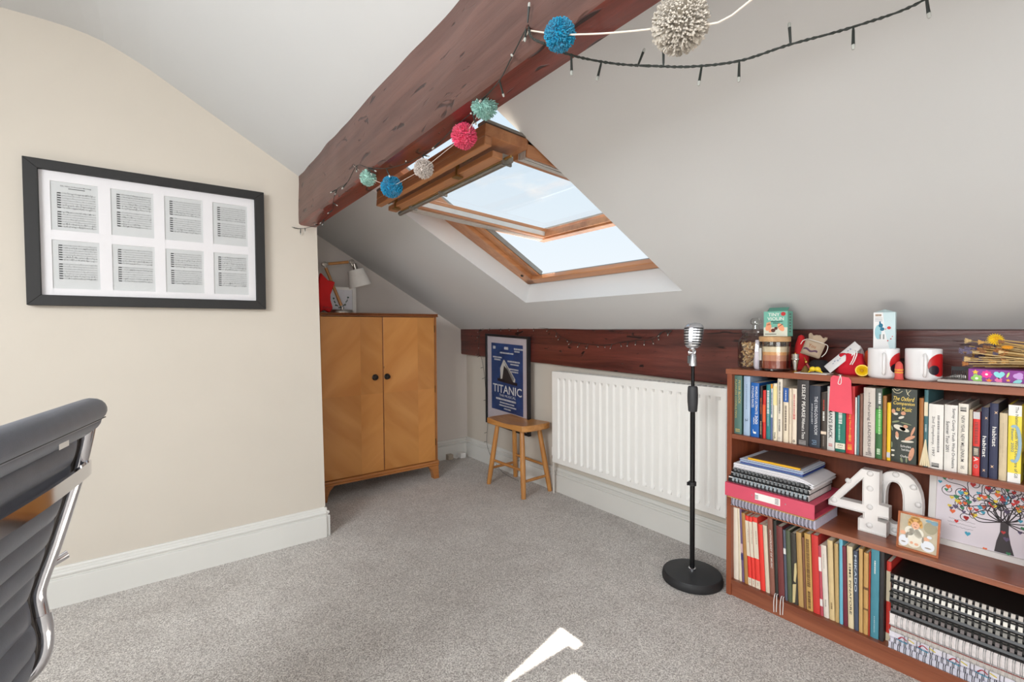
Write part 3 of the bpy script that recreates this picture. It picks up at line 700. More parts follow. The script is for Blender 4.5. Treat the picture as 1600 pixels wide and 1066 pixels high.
# ------------------------------------------------------------------ microphone on its stand
MX, MY = 1.842, 1.137
m_ = thing('microphone_stand', 'black round-base microphone stand beside the bookcase', 'stand', (MX, MY, 0))
IRON = mat((44, 45, 48), .5, .2, bump=.1, bscale=300, name='black_cast_iron'); RUB = mat((30, 30, 32), .6, name='black_rubber')
b = MB(); b.lathe([(.118, .012), (.12, .03), (.116, .036), (.06, .044), (.02, .047), (.012, .047)], (MX, MY, 0), 48); b.build('base', IRON, m_, smooth=True)
b = MB(); b.lathe([(.118, 0), (.1245, .003), (.1255, .012), (.1225, .030), (.119, .0345), (.1185, .034)], (MX, MY, 0), 48); b.build('rubber_rim', RUB, m_, smooth=True)
b = MB(); b.lathe([(.0155, .044), (.0155, .053), (.011, .055)], (MX, MY, 0), 20); b.build('collar', CHROME, m_, smooth=True)
b = MB(); b.tube([(MX, MY, .045), (MX, MY, .75)], .0105, 16); b.build('lower_tube', mat((32, 32, 34), .25, .5, name='black_chrome_tube'), m_, smooth=True)
b = MB(); b.tube([(MX, MY, .74), (MX, MY, .955)], .0075, 16); b.build('upper_tube', mat((32, 32, 34), .25, .5, name='black_chrome_tube'), m_, smooth=True)
b = MB(); b.lathe([(.0165, .738), (.0185, .742), (.0215, .78), (.0220, .81), (.0205, .842), (.018, .848), (.008, .849)], (MX, MY, 0), 24); b.build('height_grip', mat((54, 55, 58), .55, name='grey_grip_rubber'), m_, smooth=True)
b = MB(); b.lathe([(.012, .415), (.016, .416), (.016, .432), (.012, .433)], (MX, MY, 0), 20); b.box(MX-.021, MX-.01, MY+.008, MY+.014, .417, .431); b.build('cable_clip', RUB, m_, smooth=True)
mic = thing('microphone', 'vintage chrome ribbed microphone on top of the black stand', 'microphone', (MX, MY, .935))
SIL = mat((196, 198, 202), .27, .85, var=.02, name='satin_chrome')
b = MB(); hd = Vector((MX, MY, 1.0)); face = Vector((-.80, -.30, 0)).normalized(); side = Vector((-face.y, face.x, 0)); tl = (Z-face*.12+side*.05).normalized()
q = Matrix((side, face-tl*face.dot(tl), tl)).transposed()
hd = Vector((MX+.012, MY+.004, 1.066))
def mic_pt(u, v):      # u round, v up
    an = 2*math.pi*u; t = 2*v-1; zz = .058*(abs(t)**.9*(1 if t > 0 else -1))
    k = (1-abs(t)**4.2)**.5*.97+.0; taper = 1.0+.10*t
    e = 3.0; c, s2 = math.cos(an), math.sin(an); rr = 1/((abs(c)**e+abs(s2)**e)**(1/e))
    return hd+q @ Vector((c*rr*.040*k*taper, s2*rr*.032*k*taper, zz))
b.grid(mic_pt, 36, 20); b.build('head', SIL, mic, smooth=True)
DK2 = mat((30, 30, 32), .7, name='grille_foam')
b = MB()
for i in range(7):
    t = -.62+i*.185; zz = .058*(abs(t)**.9*(1 if t > 0 else -1)); tp = 1+.10*t; k = (1-abs(t)**4.2)**.5*.97
    for a0, a1 in ((-.98, -.30), (.02, .98)):
        for j in range(8):
            seg = []
            for aa in (a0+(a1-a0)*j/8, a0+(a1-a0)*(j+1)/8):
                an = math.pi/2-aa*1.22; c, s2 = math.cos(an), math.sin(an); rr = 1/((abs(c)**3+abs(s2)**3)**(1/3))
                seg.append((c*rr*.0403*k*tp, s2*rr*.0323*k*tp))
            (xa, ya_), (xb, yb_) = seg
            lo = [hd+q @ Vector((x_*f_, y_*f_, zz-.0028)) for f_, (x_, y_) in ((.96, seg[0]), (.96, seg[1]), (1.006, seg[1]), (1.006, seg[0]))]
            hi = [p_+tl*.0048 for p_ in lo]; b.hexa(lo, hi)
b.build('grille_slot', DK2, mic)
b = MB(); b.lathe([(.016, 0), (.014, .012), (.010, .02)], hd+q @ Vector((0, 0, -.072)), 16, tl); b.lathe([(.006, -.017), (.010, -.015), (.010, .015), (.006, .017)], hd+q @ Vector((0, 0, -.072)), 16, side); b.build('swivel', CHROME, mic, smooth=True)
b = MB(); mp_ = [Vector((MX+.006, MY+.002, .994)), Vector((MX+.002, MY, .97)), Vector((MX, MY, .936))]
b.tube(mp_, [.0115, .015, .0175], 16); b.build('mount', SIL, mic, smooth=True)
b = MB(); b.obox((MX-.012, MY+.012, .964), (.006, 0, 0), (0, .004, 0), (0, 0, .017)); b.build('switch_plate', mat((96, 98, 98), .4, .5, name='grey_switch'), mic, bevel=.002)

# ------------------------------------------------------------------ office chair
PC = Vector((-.116, 1.414, 0)); CL = Vector((.216, .976, 0)).normalized(); CF = Vector((-.976, .216, 0)).normalized()
def CT(v): return PC+CL*v.x+CF*v.y+Z*v.z      # x along the back (0 = right end), y forward, z up
LEA = mat((106, 110, 120), .42, var=.06, scale=30, bump=.12, bscale=350, name='grey_leather')
ch = thing('office_chair', 'ribbed grey leather office chair with a chrome frame', 'chair', tuple(CT(Vector((-.23, .33, 0)))))
path = [(.000, .925), (.010, .905), (.020, .856), (.032, .800), (.054, .717), (.077, .636), (.100, .563), (.107, .530), (.104, .495), (.097, .449), (.098, .410), (.110, .376), (.135, .350), (.18, .335), (.26, .33), (.38, .335), (.50, .338), (.56, .328), (.585, .305)]
pth = bez([(0, a, z) for a, z in path], 5)
CW = .46
for xx in (-.014, -CW+.014):
    b = MB(CT); pp = [Vector((xx, p.y-.006, p.z)) for p in pth[4:]]
    b.tube(pp, .0145, 12); b.build('side_frame', CHROME, ch, smooth=True)
    b = MB(CT); b.tube([(xx, .0955, .486), (xx, .0915, .452)], [.0162, .0162], 16); b.build('frame_collar', CHROME, ch, smooth=True)
cum = [0]
for a_, b_ in zip(pth[:-1], pth[1:]): cum.append(cum[-1]+(b_-a_).length)
nx = 10; b = MB(CT); RIB = .058
def sling(off):
    vs = []
    M_ = len(pth)*3
    for i in range(M_):
        t = i/(M_-1)*cum[-1]
        k = max(j for j in range(len(cum)) if cum[j] <= t+1e-9); k = min(k, len(pth)-2)
        p = pth[k].lerp(pth[k+1], (t-cum[k])/(cum[k+1]-cum[k])); d = (pth[k+1]-pth[k]).normalized(); nrm = Vector((0, d.z, -d.y))
        rib = abs(math.sin(math.pi*t/RIB))**.6*.014
        for j in range(nx+1):
            xj = -.036-(CW-.072)*j/nx
            edge = 1 if 0 < j < nx else .3
            vs.append(p+Vector((xj, 0, 0))+nrm*off*(.006+rib*edge)+Vector((0, .010, 0)))
    return vs, M_
for off in (1, -1):
    vs, M_ = sling(off); b.add(vs, [(i*(nx+1)+j, i*(nx+1)+j+1, (i+1)*(nx+1)+j+1, (i+1)*(nx+1)+j) for i in range(M_-1) for j in range(nx)])
b.build('ribbed_sling', LEA, ch, smooth=True, angle=70)
b = MB(CT)
for xx in (-.031, -CW+.031): b.tube([Vector((xx, p.y+.006, p.z)) for p in pth[6:]], .006, 8)
b.build('sling_edge', mat((58, 52, 48), .4, name='dark_piping'), ch, smooth=True)
b = MB(CT); rl_ = [Vector((x_, 0, .925)) for x_ in (.004, 0, -.01, -.03, -CW+.03, -CW+.01, -CW, -CW-.004)]
b.tube(rl_, [.006, .018, .026, .029, .029, .026, .018, .006], 18); b.build('top_roll', LEA, ch, smooth=True, angle=80)
b = MB(CT); b.grid(lambda u, v: (-.012-(CW-.024)*v, -.012+.020*u-.012*math.sin(math.pi*u), .918-.047*u), 6, 10); b.build('top_flap', LEA, ch, smooth=True)
b = MB(CT); b.tube([(-.012, -.0225, .9075), (-CW+.012, -.0225, .9075)], .0012, 5); b.build('seam', BLACK, ch)
b = MB(CT); b.box(-.205, -.165, -.0105, -.0095, .878, .890); b.build('tag', WHITE, ch)
hp = [(-.004, .062, .800), (-.001, .036, .798), (-.006, .020, .797), (-.026, .010, .796), (-.23, .004, .795), (-CW+.026, .010, .796), (-CW+.006, .020, .797), (-CW+.001, .036, .798), (-CW+.004, .062, .800)]
pts = bez(hp, 5); b = MB(CT); vs = []
for i, p in enumerate(pts):
    d = (pts[min(i+1, len(pts)-1)]-pts[max(i-1, 0)]).normalized(); nn = Vector((d.y, -d.x, 0)).normalized()
    for a_, z_ in ((-.006, -.015), (.002, -.016), (.006, -.012), (.006, .010), (.002, .015), (-.006, .015)): vs.append(p+nn*a_+Z*z_)
b.add(vs, [(i*6+k, i*6+(k+1) % 6, (i+1)*6+(k+1) % 6, (i+1)*6+k) for i in range(len(pts)-1) for k in range(6)]+[tuple(range(6)), tuple((len(pts)-1)*6+k for k in range(6))])
b.build('back_handle', CHROME, ch, smooth=True, angle=35)
b = MB(CT); b.lathe([(.009, 0), (.011, .003), (.011, .008), (.006, .01)], (-.003, .022, .838), 12, (1, 0, 0)); b.build('bolt', STEEL, ch, smooth=True)
for s0, s1 in ((-.012, .032), (-CW+.012, -CW-.032)):
    b = MB(CT); b.tube([(s0, .098, .566), ((s0+s1)/2, .088, .583), (s1, .066, .592)], .0105, 10, flat=.6); b.build('arm_bracket', CHROME, ch, smooth=True)
b = MB(CT); b.tube([(-.23, .33, .10), (-.23, .33, .30)], .03, 16); b.build('gas_column', CHROME, ch, smooth=True)
b = MB(CT); b.box(-.33, -.13, .22, .44, .29, .325); b.build('seat_plate', BLACK, ch, bevel=.006)
for k in range(5):
    an = 2*math.pi*k/5+.3; e = Vector((-.23+.27*math.cos(an), .33+.27*math.sin(an), .075))
    b = MB(CT); b.tube([(-.23, .33, .11), e], [.024, .014], 10); lg = b.build('base_leg', CHROME, ch, smooth=True)
    b = MB(CT); b.lathe([(.01, -.022), (.03, -.02), (.03, .02), (.01, .022)], (e.x, e.y, .0305), 16, (-math.sin(an), math.cos(an), 0)); b.tube([(e.x, e.y, .03), (e.x, e.y, .08)], .007, 8); b.build('castor', BLACK, lg, smooth=True)

# ------------------------------------------------------------------ bookcase
MAH = wood('mahogany_stain_y', (116, 60, 40), (166, 100, 70), 'y', 6, .36, .12, .06, .06)
MAHZ = wood('mahogany_stain_z', (118, 58, 36), (168, 92, 58), 'z', 6, .36, .12, .06, .06)
MAHD = wood('mahogany_back', (86, 42, 28), (128, 70, 48), 'z', 6, .4, .1, .06, .06)
BX, BXB, BY1, BY0 = 1.857, 2.10, .992, .04
bc = thing('bookcase', 'mahogany stained open bookcase with three shelves along the knee wall', 'bookcase', (1.98, .516, 0))
MB().box(BX, BXB, BY1-.02, BY1, 0, .911).build('side_panel', MAHZ, bc, bevel=.001)
MB().box(BX, BXB, BY0, BY0+.02, 0, .911).build('side_panel', MAHZ, bc, bevel=.001)
MB().box(BX-.003, BXB+.0, BY0-.003, BY1+.005, .911, .932).build('top_board', MAH, bc, bevel=.0015)
for z in (.668, .388, .066):
    MB().box(BX+.001, BXB-.006, BY0+.02, BY1-.02, z-.018, z).build('shelf', MAH, bc, bevel=.001)
MB().box(BXB-.006, BXB, BY0+.02, BY1-.02, .04, .911).build('back_panel', MAHD, bc)
MB().box(BX+.006, BX+.02, BY0+.02, BY1-.02, 0, .048).build('plinth', MAH, bc)

# ------------------------------------------------------------------ books
DOWN, RIGHT = -Z, -Y
def book(y1, y0, z0, z1, col, label, group, xf=1.875, dep=.165, text=None, bands=(), lean=0.0, pages=(232, 222, 202), rough=.5, hard=True, worn=0, art=None):
    """upright book: y1 far edge, y0 near edge; lean = how far the top tips along y"""
    T = (lambda v: Vector((v.x, v.y+lean*(v.z-z0)/(z1-z0), v.z))) if lean else None
    o = thing('book', label, 'book', (xf+dep/2, (y0+y1)/2, z0), group)
    e = .0006; ya, yb = y0+e, y1-e; t = min(.0024 if hard else .0012, (yb-ya)*.3); rnd_ = min(.0025, (yb-ya)*.2)
    m = mat(col, rough, var=.10 if worn else .05, scale=22, bump=.25 if worn else 0, bscale=90)
    poly = [(xf+dep, ya), (xf+rnd_, ya), (xf+.0007, ya+(yb-ya)*.25), (xf, (ya+yb)/2), (xf+.0007, yb-(yb-ya)*.25), (xf+rnd_, yb), (xf+dep, yb), (xf+dep, yb-t), (xf+rnd_+.002, yb-t), (xf+rnd_+.002, ya+t), (xf+dep, ya+t)]
    MB(T).prism(poly, z0, z1, 'xy').build('cover', m, o)
    h = .003 if hard else .0008
    MB(T).box(xf+rnd_+.0021, xf+dep-.003, ya+t, yb-t, z0+h, z1-h).build('pages', mat(pages, .9, var=.06, scale=60), o)
    H_, W_ = z1-z0, yb-ya
    for f0, f1, bc_ in bands:
        MB(T).box(xf-.0004, xf+.0018, ya+.0002, yb-.0002, z0+H_*f0, z0+H_*f1).build('spine_band', mat(bc_, .55), o)
    for tx in (text or ()):
        # (string, centre fraction up, length fraction, height fraction, colour, sideways offset fraction)
        s_, fc, fl, fh, tc_, off = tx
        if s_ == '#':
            rr = random.Random(hash((round(y0, 3), fc)) & 0xffff); bb = MB(T); z = z0+H_*(fc+fl/2); yc = (ya+yb)/2-off*W_
            while z > z0+H_*(fc-fl/2):
                d = .0012+rr.random()*.003; bb.box(xf-.0005, xf+.0004, yc-W_*fh/2, yc+W_*fh/2, z-d, z); z -= d+.0012+rr.random()*.0012
            bb.build('lettering', mat(tc_, .5), o)
        else:
            letter(s_, o, (xf-.0006, (ya+yb)/2-off*W_, z0+H_*fc), DOWN, RIGHT, H_*fl, W_*fh, mat(tc_, .5), .008, T=T)
    return o
G1 = 'books on the upper shelf'
W_, K_, GO, CRM = (236, 234, 228), (30, 28, 28), (196, 176, 108), (226, 214, 192)
z2 = .668
top = [
 (.972, .941, .911-.005, (82, 116, 108), 'sage green book with gold capitals on its spine at the end of the upper row', dict(dep=.19, text=[('PETER BLOCK', .72, .40, .30, GO, -.0+.22), ('FLAWLESS CONSULTING', .60, .66, .24, GO, -.24), ('#', .06, .05, .6, GO, 0)])),
 (.934, .908, .906, (160, 182, 206), 'powder blue book with faint spine lettering between sage green and bright blue books', dict(dep=.18, text=[('#', .65, .42, .14, (120, 142, 168), 0), ('2', .26, .05, .4, (70, 84, 110), 0)])),
 (.905, .873, .882, (20, 94, 172), 'bright blue cycling book with bold white spine title', dict(dep=.17, hard=False, text=[("WORLD'S ULTIMATE", .68, .52, .30, W_, .22), ('CYCLING RACES', .74, .40, .26, W_, -.24), ('300', .32, .16, .34, W_, .22), ('#', .30, .12, .12, W_, -.1), ('J', .10, .08, .4, W_, 0)])),
 (.870, .860, .872, (36, 26, 28), 'thin black paperback with red and cream lettering beside the bright red strip', dict(dep=.16, hard=False, text=[('#', .62, .30, .6, (176, 90, 50), 0), ('#', .2, .24, .5, (190, 160, 130), 0)])),
 (.859, .847, .856, (206, 40, 36), 'bright red paperback with orange mid spine', dict(dep=.15, hard=False, bands=[(.34, .70, (226, 92, 50))])),
 (.846, .830, .880, (44, 122, 126), 'teal paperback with white slanted lettering', dict(dep=.16, hard=False, text=[('#', .68, .42, .5, W_, 0), ('#', .36, .25, .2, (170, 200, 200), 0)])),
 (.829, .821, .883, (208, 212, 214), 'slim white spine with an orange cap and blue lettering', dict(dep=.165, hard=False, bands=[(.92, 1, (226, 148, 36)), (.0, .4, (86, 106, 150))], text=[('#', .65, .4, .5, (50, 76, 130), 0)])),
 (.820, .806, .886, (232, 222, 196), 'pale cream paperback with small black mark at the spine foot', dict(dep=.17, hard=False, bands=[(.62, .95, (236, 220, 160))], text=[('YHA', .09, .12, .55, K_, 0)])),
 (.8055, .787, .905, (222, 212, 196), 'tall cream book with fine grey spine title rising above its neighbours', dict(dep=.20, text=[('#', .70, .5, .3, (92, 88, 86), 0), ('#', .26, .18, .3, (92, 88, 86), 0), ('O', .05, .03, .4, (150, 146, 140), 0)])),
 (.784, .765, .873, (224, 210, 186), 'cream paperback with a blue label at the top of its spine', dict(dep=.16, hard=False, bands=[(.74, 1, (30, 84, 158))], text=[('#', .87, .18, .2, W_, 0), ('#', .44, .46, .36, (84, 66, 60), 0)])),
 (.764, .754, .873, (222, 206, 184), 'slim beige paperback with tiny spine lettering', dict(dep=.16, hard=False, text=[('#', .5, .3, .15, (150, 110, 96), 0)])),
 (.7535, .737, .873, (228, 212, 192), 'beige paperback with dotted red lettering and a small black ring', dict(dep=.16, hard=False, text=[('#', .74, .32, .35, (190, 96, 96), 0), ('#', .5, .10, .5, (196, 84, 84), 0), ('o', .05, .045, .5, K_, 0)])),
 (.7365, .697, .907, (60, 56, 56), 'thick charcoal novel with large white serif spine lettering', dict(dep=.20, text=[('LESLEY PEARSE', .68, .50, .30, W_, .08), ('Without a Trace', .26, .32, .28, W_, .08), ('#', .05, .05, .6, (150, 146, 144), 0)])),
 (.696, .660, .890, (44, 50, 62), 'dark navy grey novel with crooked white spine title', dict(dep=.17, hard=False, text=[('THE LYING-DOWN ROOM', .52, .62, .30, (206, 208, 212), .14), ('ANNA JAQUIERY', .54, .34, .18, (190, 192, 196), -.24), ('[5]', .08, .07, .4, (120, 150, 176), 0)])),
 (.658, .640, .869, (64, 54, 48), 'dark brown paperback with a cream stripe across the spine', dict(dep=.15, hard=False, bands=[(.26, .31, (226, 206, 184))], text=[('#', .78, .18, .22, (190, 60, 44), 0), ('#', .58, .16, .3, W_, 0), ('#', .14, .18, .12, (160, 150, 140), 0)])),
 (.639, .615, .892, (206, 204, 200), 'pale grey book with bold black slanting spine title beneath the pink tag', dict(dep=.17, text=[("MAN'S BACK", .42, .46, .50, K_, 0), ('#', .08, .05, .5, (190, 70, 70), 0)])),
 (.613, .583, .868, (22, 110, 94), 'deep green paperback with white title and a pale box at the spine foot', dict(dep=.16, hard=False, bands=[(.05, .15, (222, 216, 196))], text=[('#', .66, .34, .36, W_, 0), ('#', .34, .26, .16, (160, 206, 190), -.1), ('E 1', .10, .05, .5, K_, 0)])),
 (.582, .557, .899, (206, 46, 48), 'scarlet hardback with gold spine lettering behind the hanging pink tag', dict(dep=.20, text=[('of Nursing Handbook', .50, .50, .3, (228, 170, 70), 0), ('#', .23, .09, .3, (228, 170, 70), 0), ('#', .10, .07, .5, (236, 180, 60), 0)])),
 (.556, .5505, .862, (238, 232, 224), 'very slim white booklet right of the scarlet hardback', dict(dep=.15, hard=False)),
 (.550, .5435, .869, (92, 130, 138), 'very slim blue grey booklet beside the white one', dict(dep=.15, hard=False)),
 (.543, .534, .876, (122, 84, 70), 'slim brown leather-look book beside the large grey cream volume', dict(dep=.15, hard=False, worn=1)),
 (.533, .500, .898, (202, 192, 182), 'grey cream hardback with widely spaced grey capitals', dict(dep=.19, text=[('Nursing LEADERSHIP', .42, .74, .34, (92, 84, 84), 0), ('#', .86, .14, .12, (160, 150, 146), 0), ('#', .05, .03, .5, (140, 132, 128), 0)])),
 (.499, .481, .898, (54, 102, 56), 'green paperback with grey top and white lettering', dict(dep=.18, hard=False, bands=[(.72, 1, (86, 92, 86)), (.36, .70, (70, 150, 62))], text=[('#', .86, .16, .4, W_, .1), ('#', .55, .4, .3, (190, 224, 170), .1), ('#', .1, .08, .5, (200, 220, 190), 0)])),
 (.4805, .470, .876, (156, 104, 54), 'slim tan brown book left of the slim yellow one', dict(dep=.17, worn=1)),
 (.469, .4585, .855, (236, 190, 40), 'slim bright yellow paperback left of the painted music companion', dict(dep=.165, hard=False, bands=[(.05, .14, (190, 190, 200))])),
]
for y1, y0, zt_, col, lab, kw in top:
    book(y1, y0, z2, zt_, col, lab, G1, **kw)
# big music companion with a painted cover on its spine
oc = book(.4580, .394, z2, .903, (54, 60, 54), 'very thick dark green music companion with yellow title and painted spine', G1, dep=.19)
YEL = mat((238, 208, 104), .5)
for i, tx in enumerate(('The Oxford', 'Companion', 'to Music')):
    letter(tx, oc, (1.8735, .427-.001*i, .872-.0165*i), RIGHT, Z, (.052, .053, .038)[i], .0135, YEL, .006, slant=.2)
for tx, z, w_ in (('Scholes', .722, .026), ('Tenth Edition', .711, .022), ('Oxford', .690, .026)):
    letter(tx, oc, (1.8735, .420, z), RIGHT, Z, w_, .007, mat(W_, .5))
rr = random.Random(5)
def blobs(name, col, pts, th=.0006):
    b = MB()
    for y, z, ry, rz, a in pts:
        c_, s_ = math.cos(a), math.sin(a)
        b.slab([(ry*math.cos(t)*c_-rz*math.sin(t)*s_, ry*math.cos(t)*s_+rz*math.sin(t)*c_) for t in [k*math.pi/7 for k in range(14)]], (1.8748-.0004, y, z), (0, -1, 0), (0, 0, 1), th)
    return b.build(name, mat(col, .6), oc)
blobs('painted_cloth', (212, 206, 190), [(.436, .779, .016, .008, -.35), (.424, .775, .013, .006, -.4), (.416, .738, .016, .0035, .1), (.432, .812, .008, .004, .5), (.446, .822, .006, .004, 0), (.442, .748, .004, .008, .2), (.452, .688, .004, .003, .3), (.452, .704, .005, .003, 0)])
blobs('painted_skin', (206, 150, 120), [(.427, .826, .006, .006, 0), (.452, .830, .005, .007, 0), (.410, .750, .015, .005, .6), (.403, .772, .003, .016, -.3), (.406, .700, .006, .022, -.2), (.442, .756, .004, .010, .1), (.421, .785, .006, .005, 0)], .0009)
blobs('painted_leaf', (128, 136, 104), [(.446, .797, .010, .003, .3), (.42, .794, .014, .002, -.2), (.455, .722, .002, .010, 0), (.43, .677, .003, .008, .2), (.418, .68, .002, .01, 0), (.455, .775, .002, .008, .2)])
b = MB()
for p in ([(.455, .900), (.449, .890), (.438, .889), (.430, .896)], [(.452, .902), (.444, .897), (.436, .901)], [(.421, .902), (.418, .890), (.413, .882)], [(.409, .901), (.415, .893), (.418, .886)]):
    b.tube(bez([(1.8745, y, z) for y, z in p], 5), .0009, 5)
b.build('painted_scroll', mat((216, 206, 172), .6), oc)
rest = [
 (.3895, .378, .879, (160, 100, 46), 'slim orange brown book right of the painted music companion', dict(dep=.19, worn=1)),
 (.3775, .3675, .906, (66, 108, 114), 'slim teal and cream booklet with curling loose pages at its foot', dict(dep=.2, hard=False, bands=[(.66, .84, (222, 208, 178))], text=[('#', .5, .1, .4, (190, 200, 200), 0)])),
 (.367, .332, .864, (226, 222, 216), 'white video case hand-lettered with a symphony title', dict(dep=.17, pages=(150, 140, 132), text=[('2nd Symphony, 1997', .50, .62, .24, (110, 106, 106), -.18), ('#', .55, .56, .14, (120, 116, 116), .18), ('#', .06, .05, .5, K_, .0)])),
 (.331, .301, .866, (224, 220, 214), 'white video case hand-lettered with a youth orchestra tour', dict(dep=.17, pages=(150, 140, 132), text=[('Surrey County Youth Wind Orchestra', .50, .90, .30, (70, 68, 70), .2), ('Summer Tour 2001', .52, .46, .26, (70, 68, 70), -.22)])),
 (.3005, .278, .873, (226, 220, 208), 'white video case with blocky black capitals on the spine', dict(dep=.17, pages=(150, 140, 132), text=[('NEW YEAR, NEW MILLENNIUM', .50, .66, .42, (84, 80, 80), -.05), ('#', .92, .06, .6, (60, 56, 56), 0), ('VHS', .09, .05, .4, (84, 80, 80), 0)])),
 (.277, .2695, .858, (190, 176, 148), 'slim fawn booklet pressed against the white video cases', dict(dep=.16, hard=False, worn=1)),
 (.269, .2535, .853, (216, 56, 50), 'coral red paperback with black stamp and white arrow', dict(dep=.165, hard=False, bands=[(.89, 1, (200, 196, 196)), (.30, .46, (74, 70, 66))], text=[('#', .68, .32, .45, (140, 56, 50), 0), ('#', .38, .1, .6, (200, 190, 170), 0), ('A', .26, .07, .6, W_, 0), ('o', .15, .06, .6, (150, 146, 146), 0)])),
 (.2525, .2365, .868, (44, 48, 74), 'shorter navy catalogue with white lettering', dict(dep=.175, hard=False, text=[('habitat', .44, .30, .52, W_, 0), ('x', .85, .04, .3, (226, 190, 150), .2), ('x', .1, .04, .3, (226, 190, 150), 0)])),
 (.2355, .2175, .882, (46, 50, 78), 'taller navy catalogue with white lettering and stars', dict(dep=.175, hard=False, text=[('habitat', .56, .26, .5, W_, .1), ('x', .88, .04, .3, (236, 200, 160), .25), ('x', .16, .04, .3, (236, 200, 160), -.1)])),
 (.216, .1995, .857, (204, 186, 154), 'buff book with barely visible spine lettering between navy and yellow spines', dict(dep=.17, worn=1, text=[('#', .6, .5, .12, (186, 168, 140), 0)])),
 (.199, .1725, .882, (232, 212, 72), 'bright yellow and white orchestra video case with a blue ring', dict(dep=.17, pages=(150, 140, 132), bands=[(.86, 1, (234, 232, 228)), (0, .12, (234, 232, 228))], text=[('The National Youth Wind Orchestra of GB', .52, .92, .24, (84, 92, 84), .15), ('Easter 2002', .54, .30, .20, (60, 110, 140), -.15)])),
]
for y1, y0, zt_, col, lab, kw in rest:
    o = book(y1, y0, z2, zt_, col, lab, G1, **kw)
    if 'curling' in lab:
        b = MB()
        for k in range(5):
            yb_ = .380-.0042*k+.001; pts = bez([(1.874, .3725, z2+.085), (1.8715, .373+(k-2)*.002, z2+.05), (1.869, .373+(k-2)*.0052, z2+.004)], 6)
            b.tube(pts, [.0014+.0010*i/12 for i in range(len(pts))], 6)
        b.build('curled_page', mat((220, 206, 174), .9), o)
    if 'blue ring' in lab:
        b = MB(); ring = [(1.8744, .186+.019*math.cos(a)*.55, .775+.05*math.sin(a)) for a in [math.pi*.35+k*math.pi*1.3/14 for k in range(15)]]
        b.tube(ring, .0035, 6, flat=.2); b.build('ring_emblem', mat((150, 180, 196), .6), o)
# glass jar at the end of the upper shelf
j = thing('glass_jar', 'small empty glass jar in front of the yellow video case', 'jar', (1.862+.03, .143, z2))
b = MB(); b.lathe([(.024, .002), (.027, .006), (.028, .05), (.024, .062), (.024, .075), (.0225, .075), (.0225, .062), (.0265, .05), (.0255, .008), (.001, .005)], (1.892, .143, z2), 24); b.build('body', pane_mat('jar_glass', (.86, .88, .87), .25, .05), j, smooth=True)
b = MB(); b.lathe([(.0255, .074), (.0255, .084), (.001, .085)], (1.892, .143, z2), 24); b.build('lid', ALU, j, smooth=True)

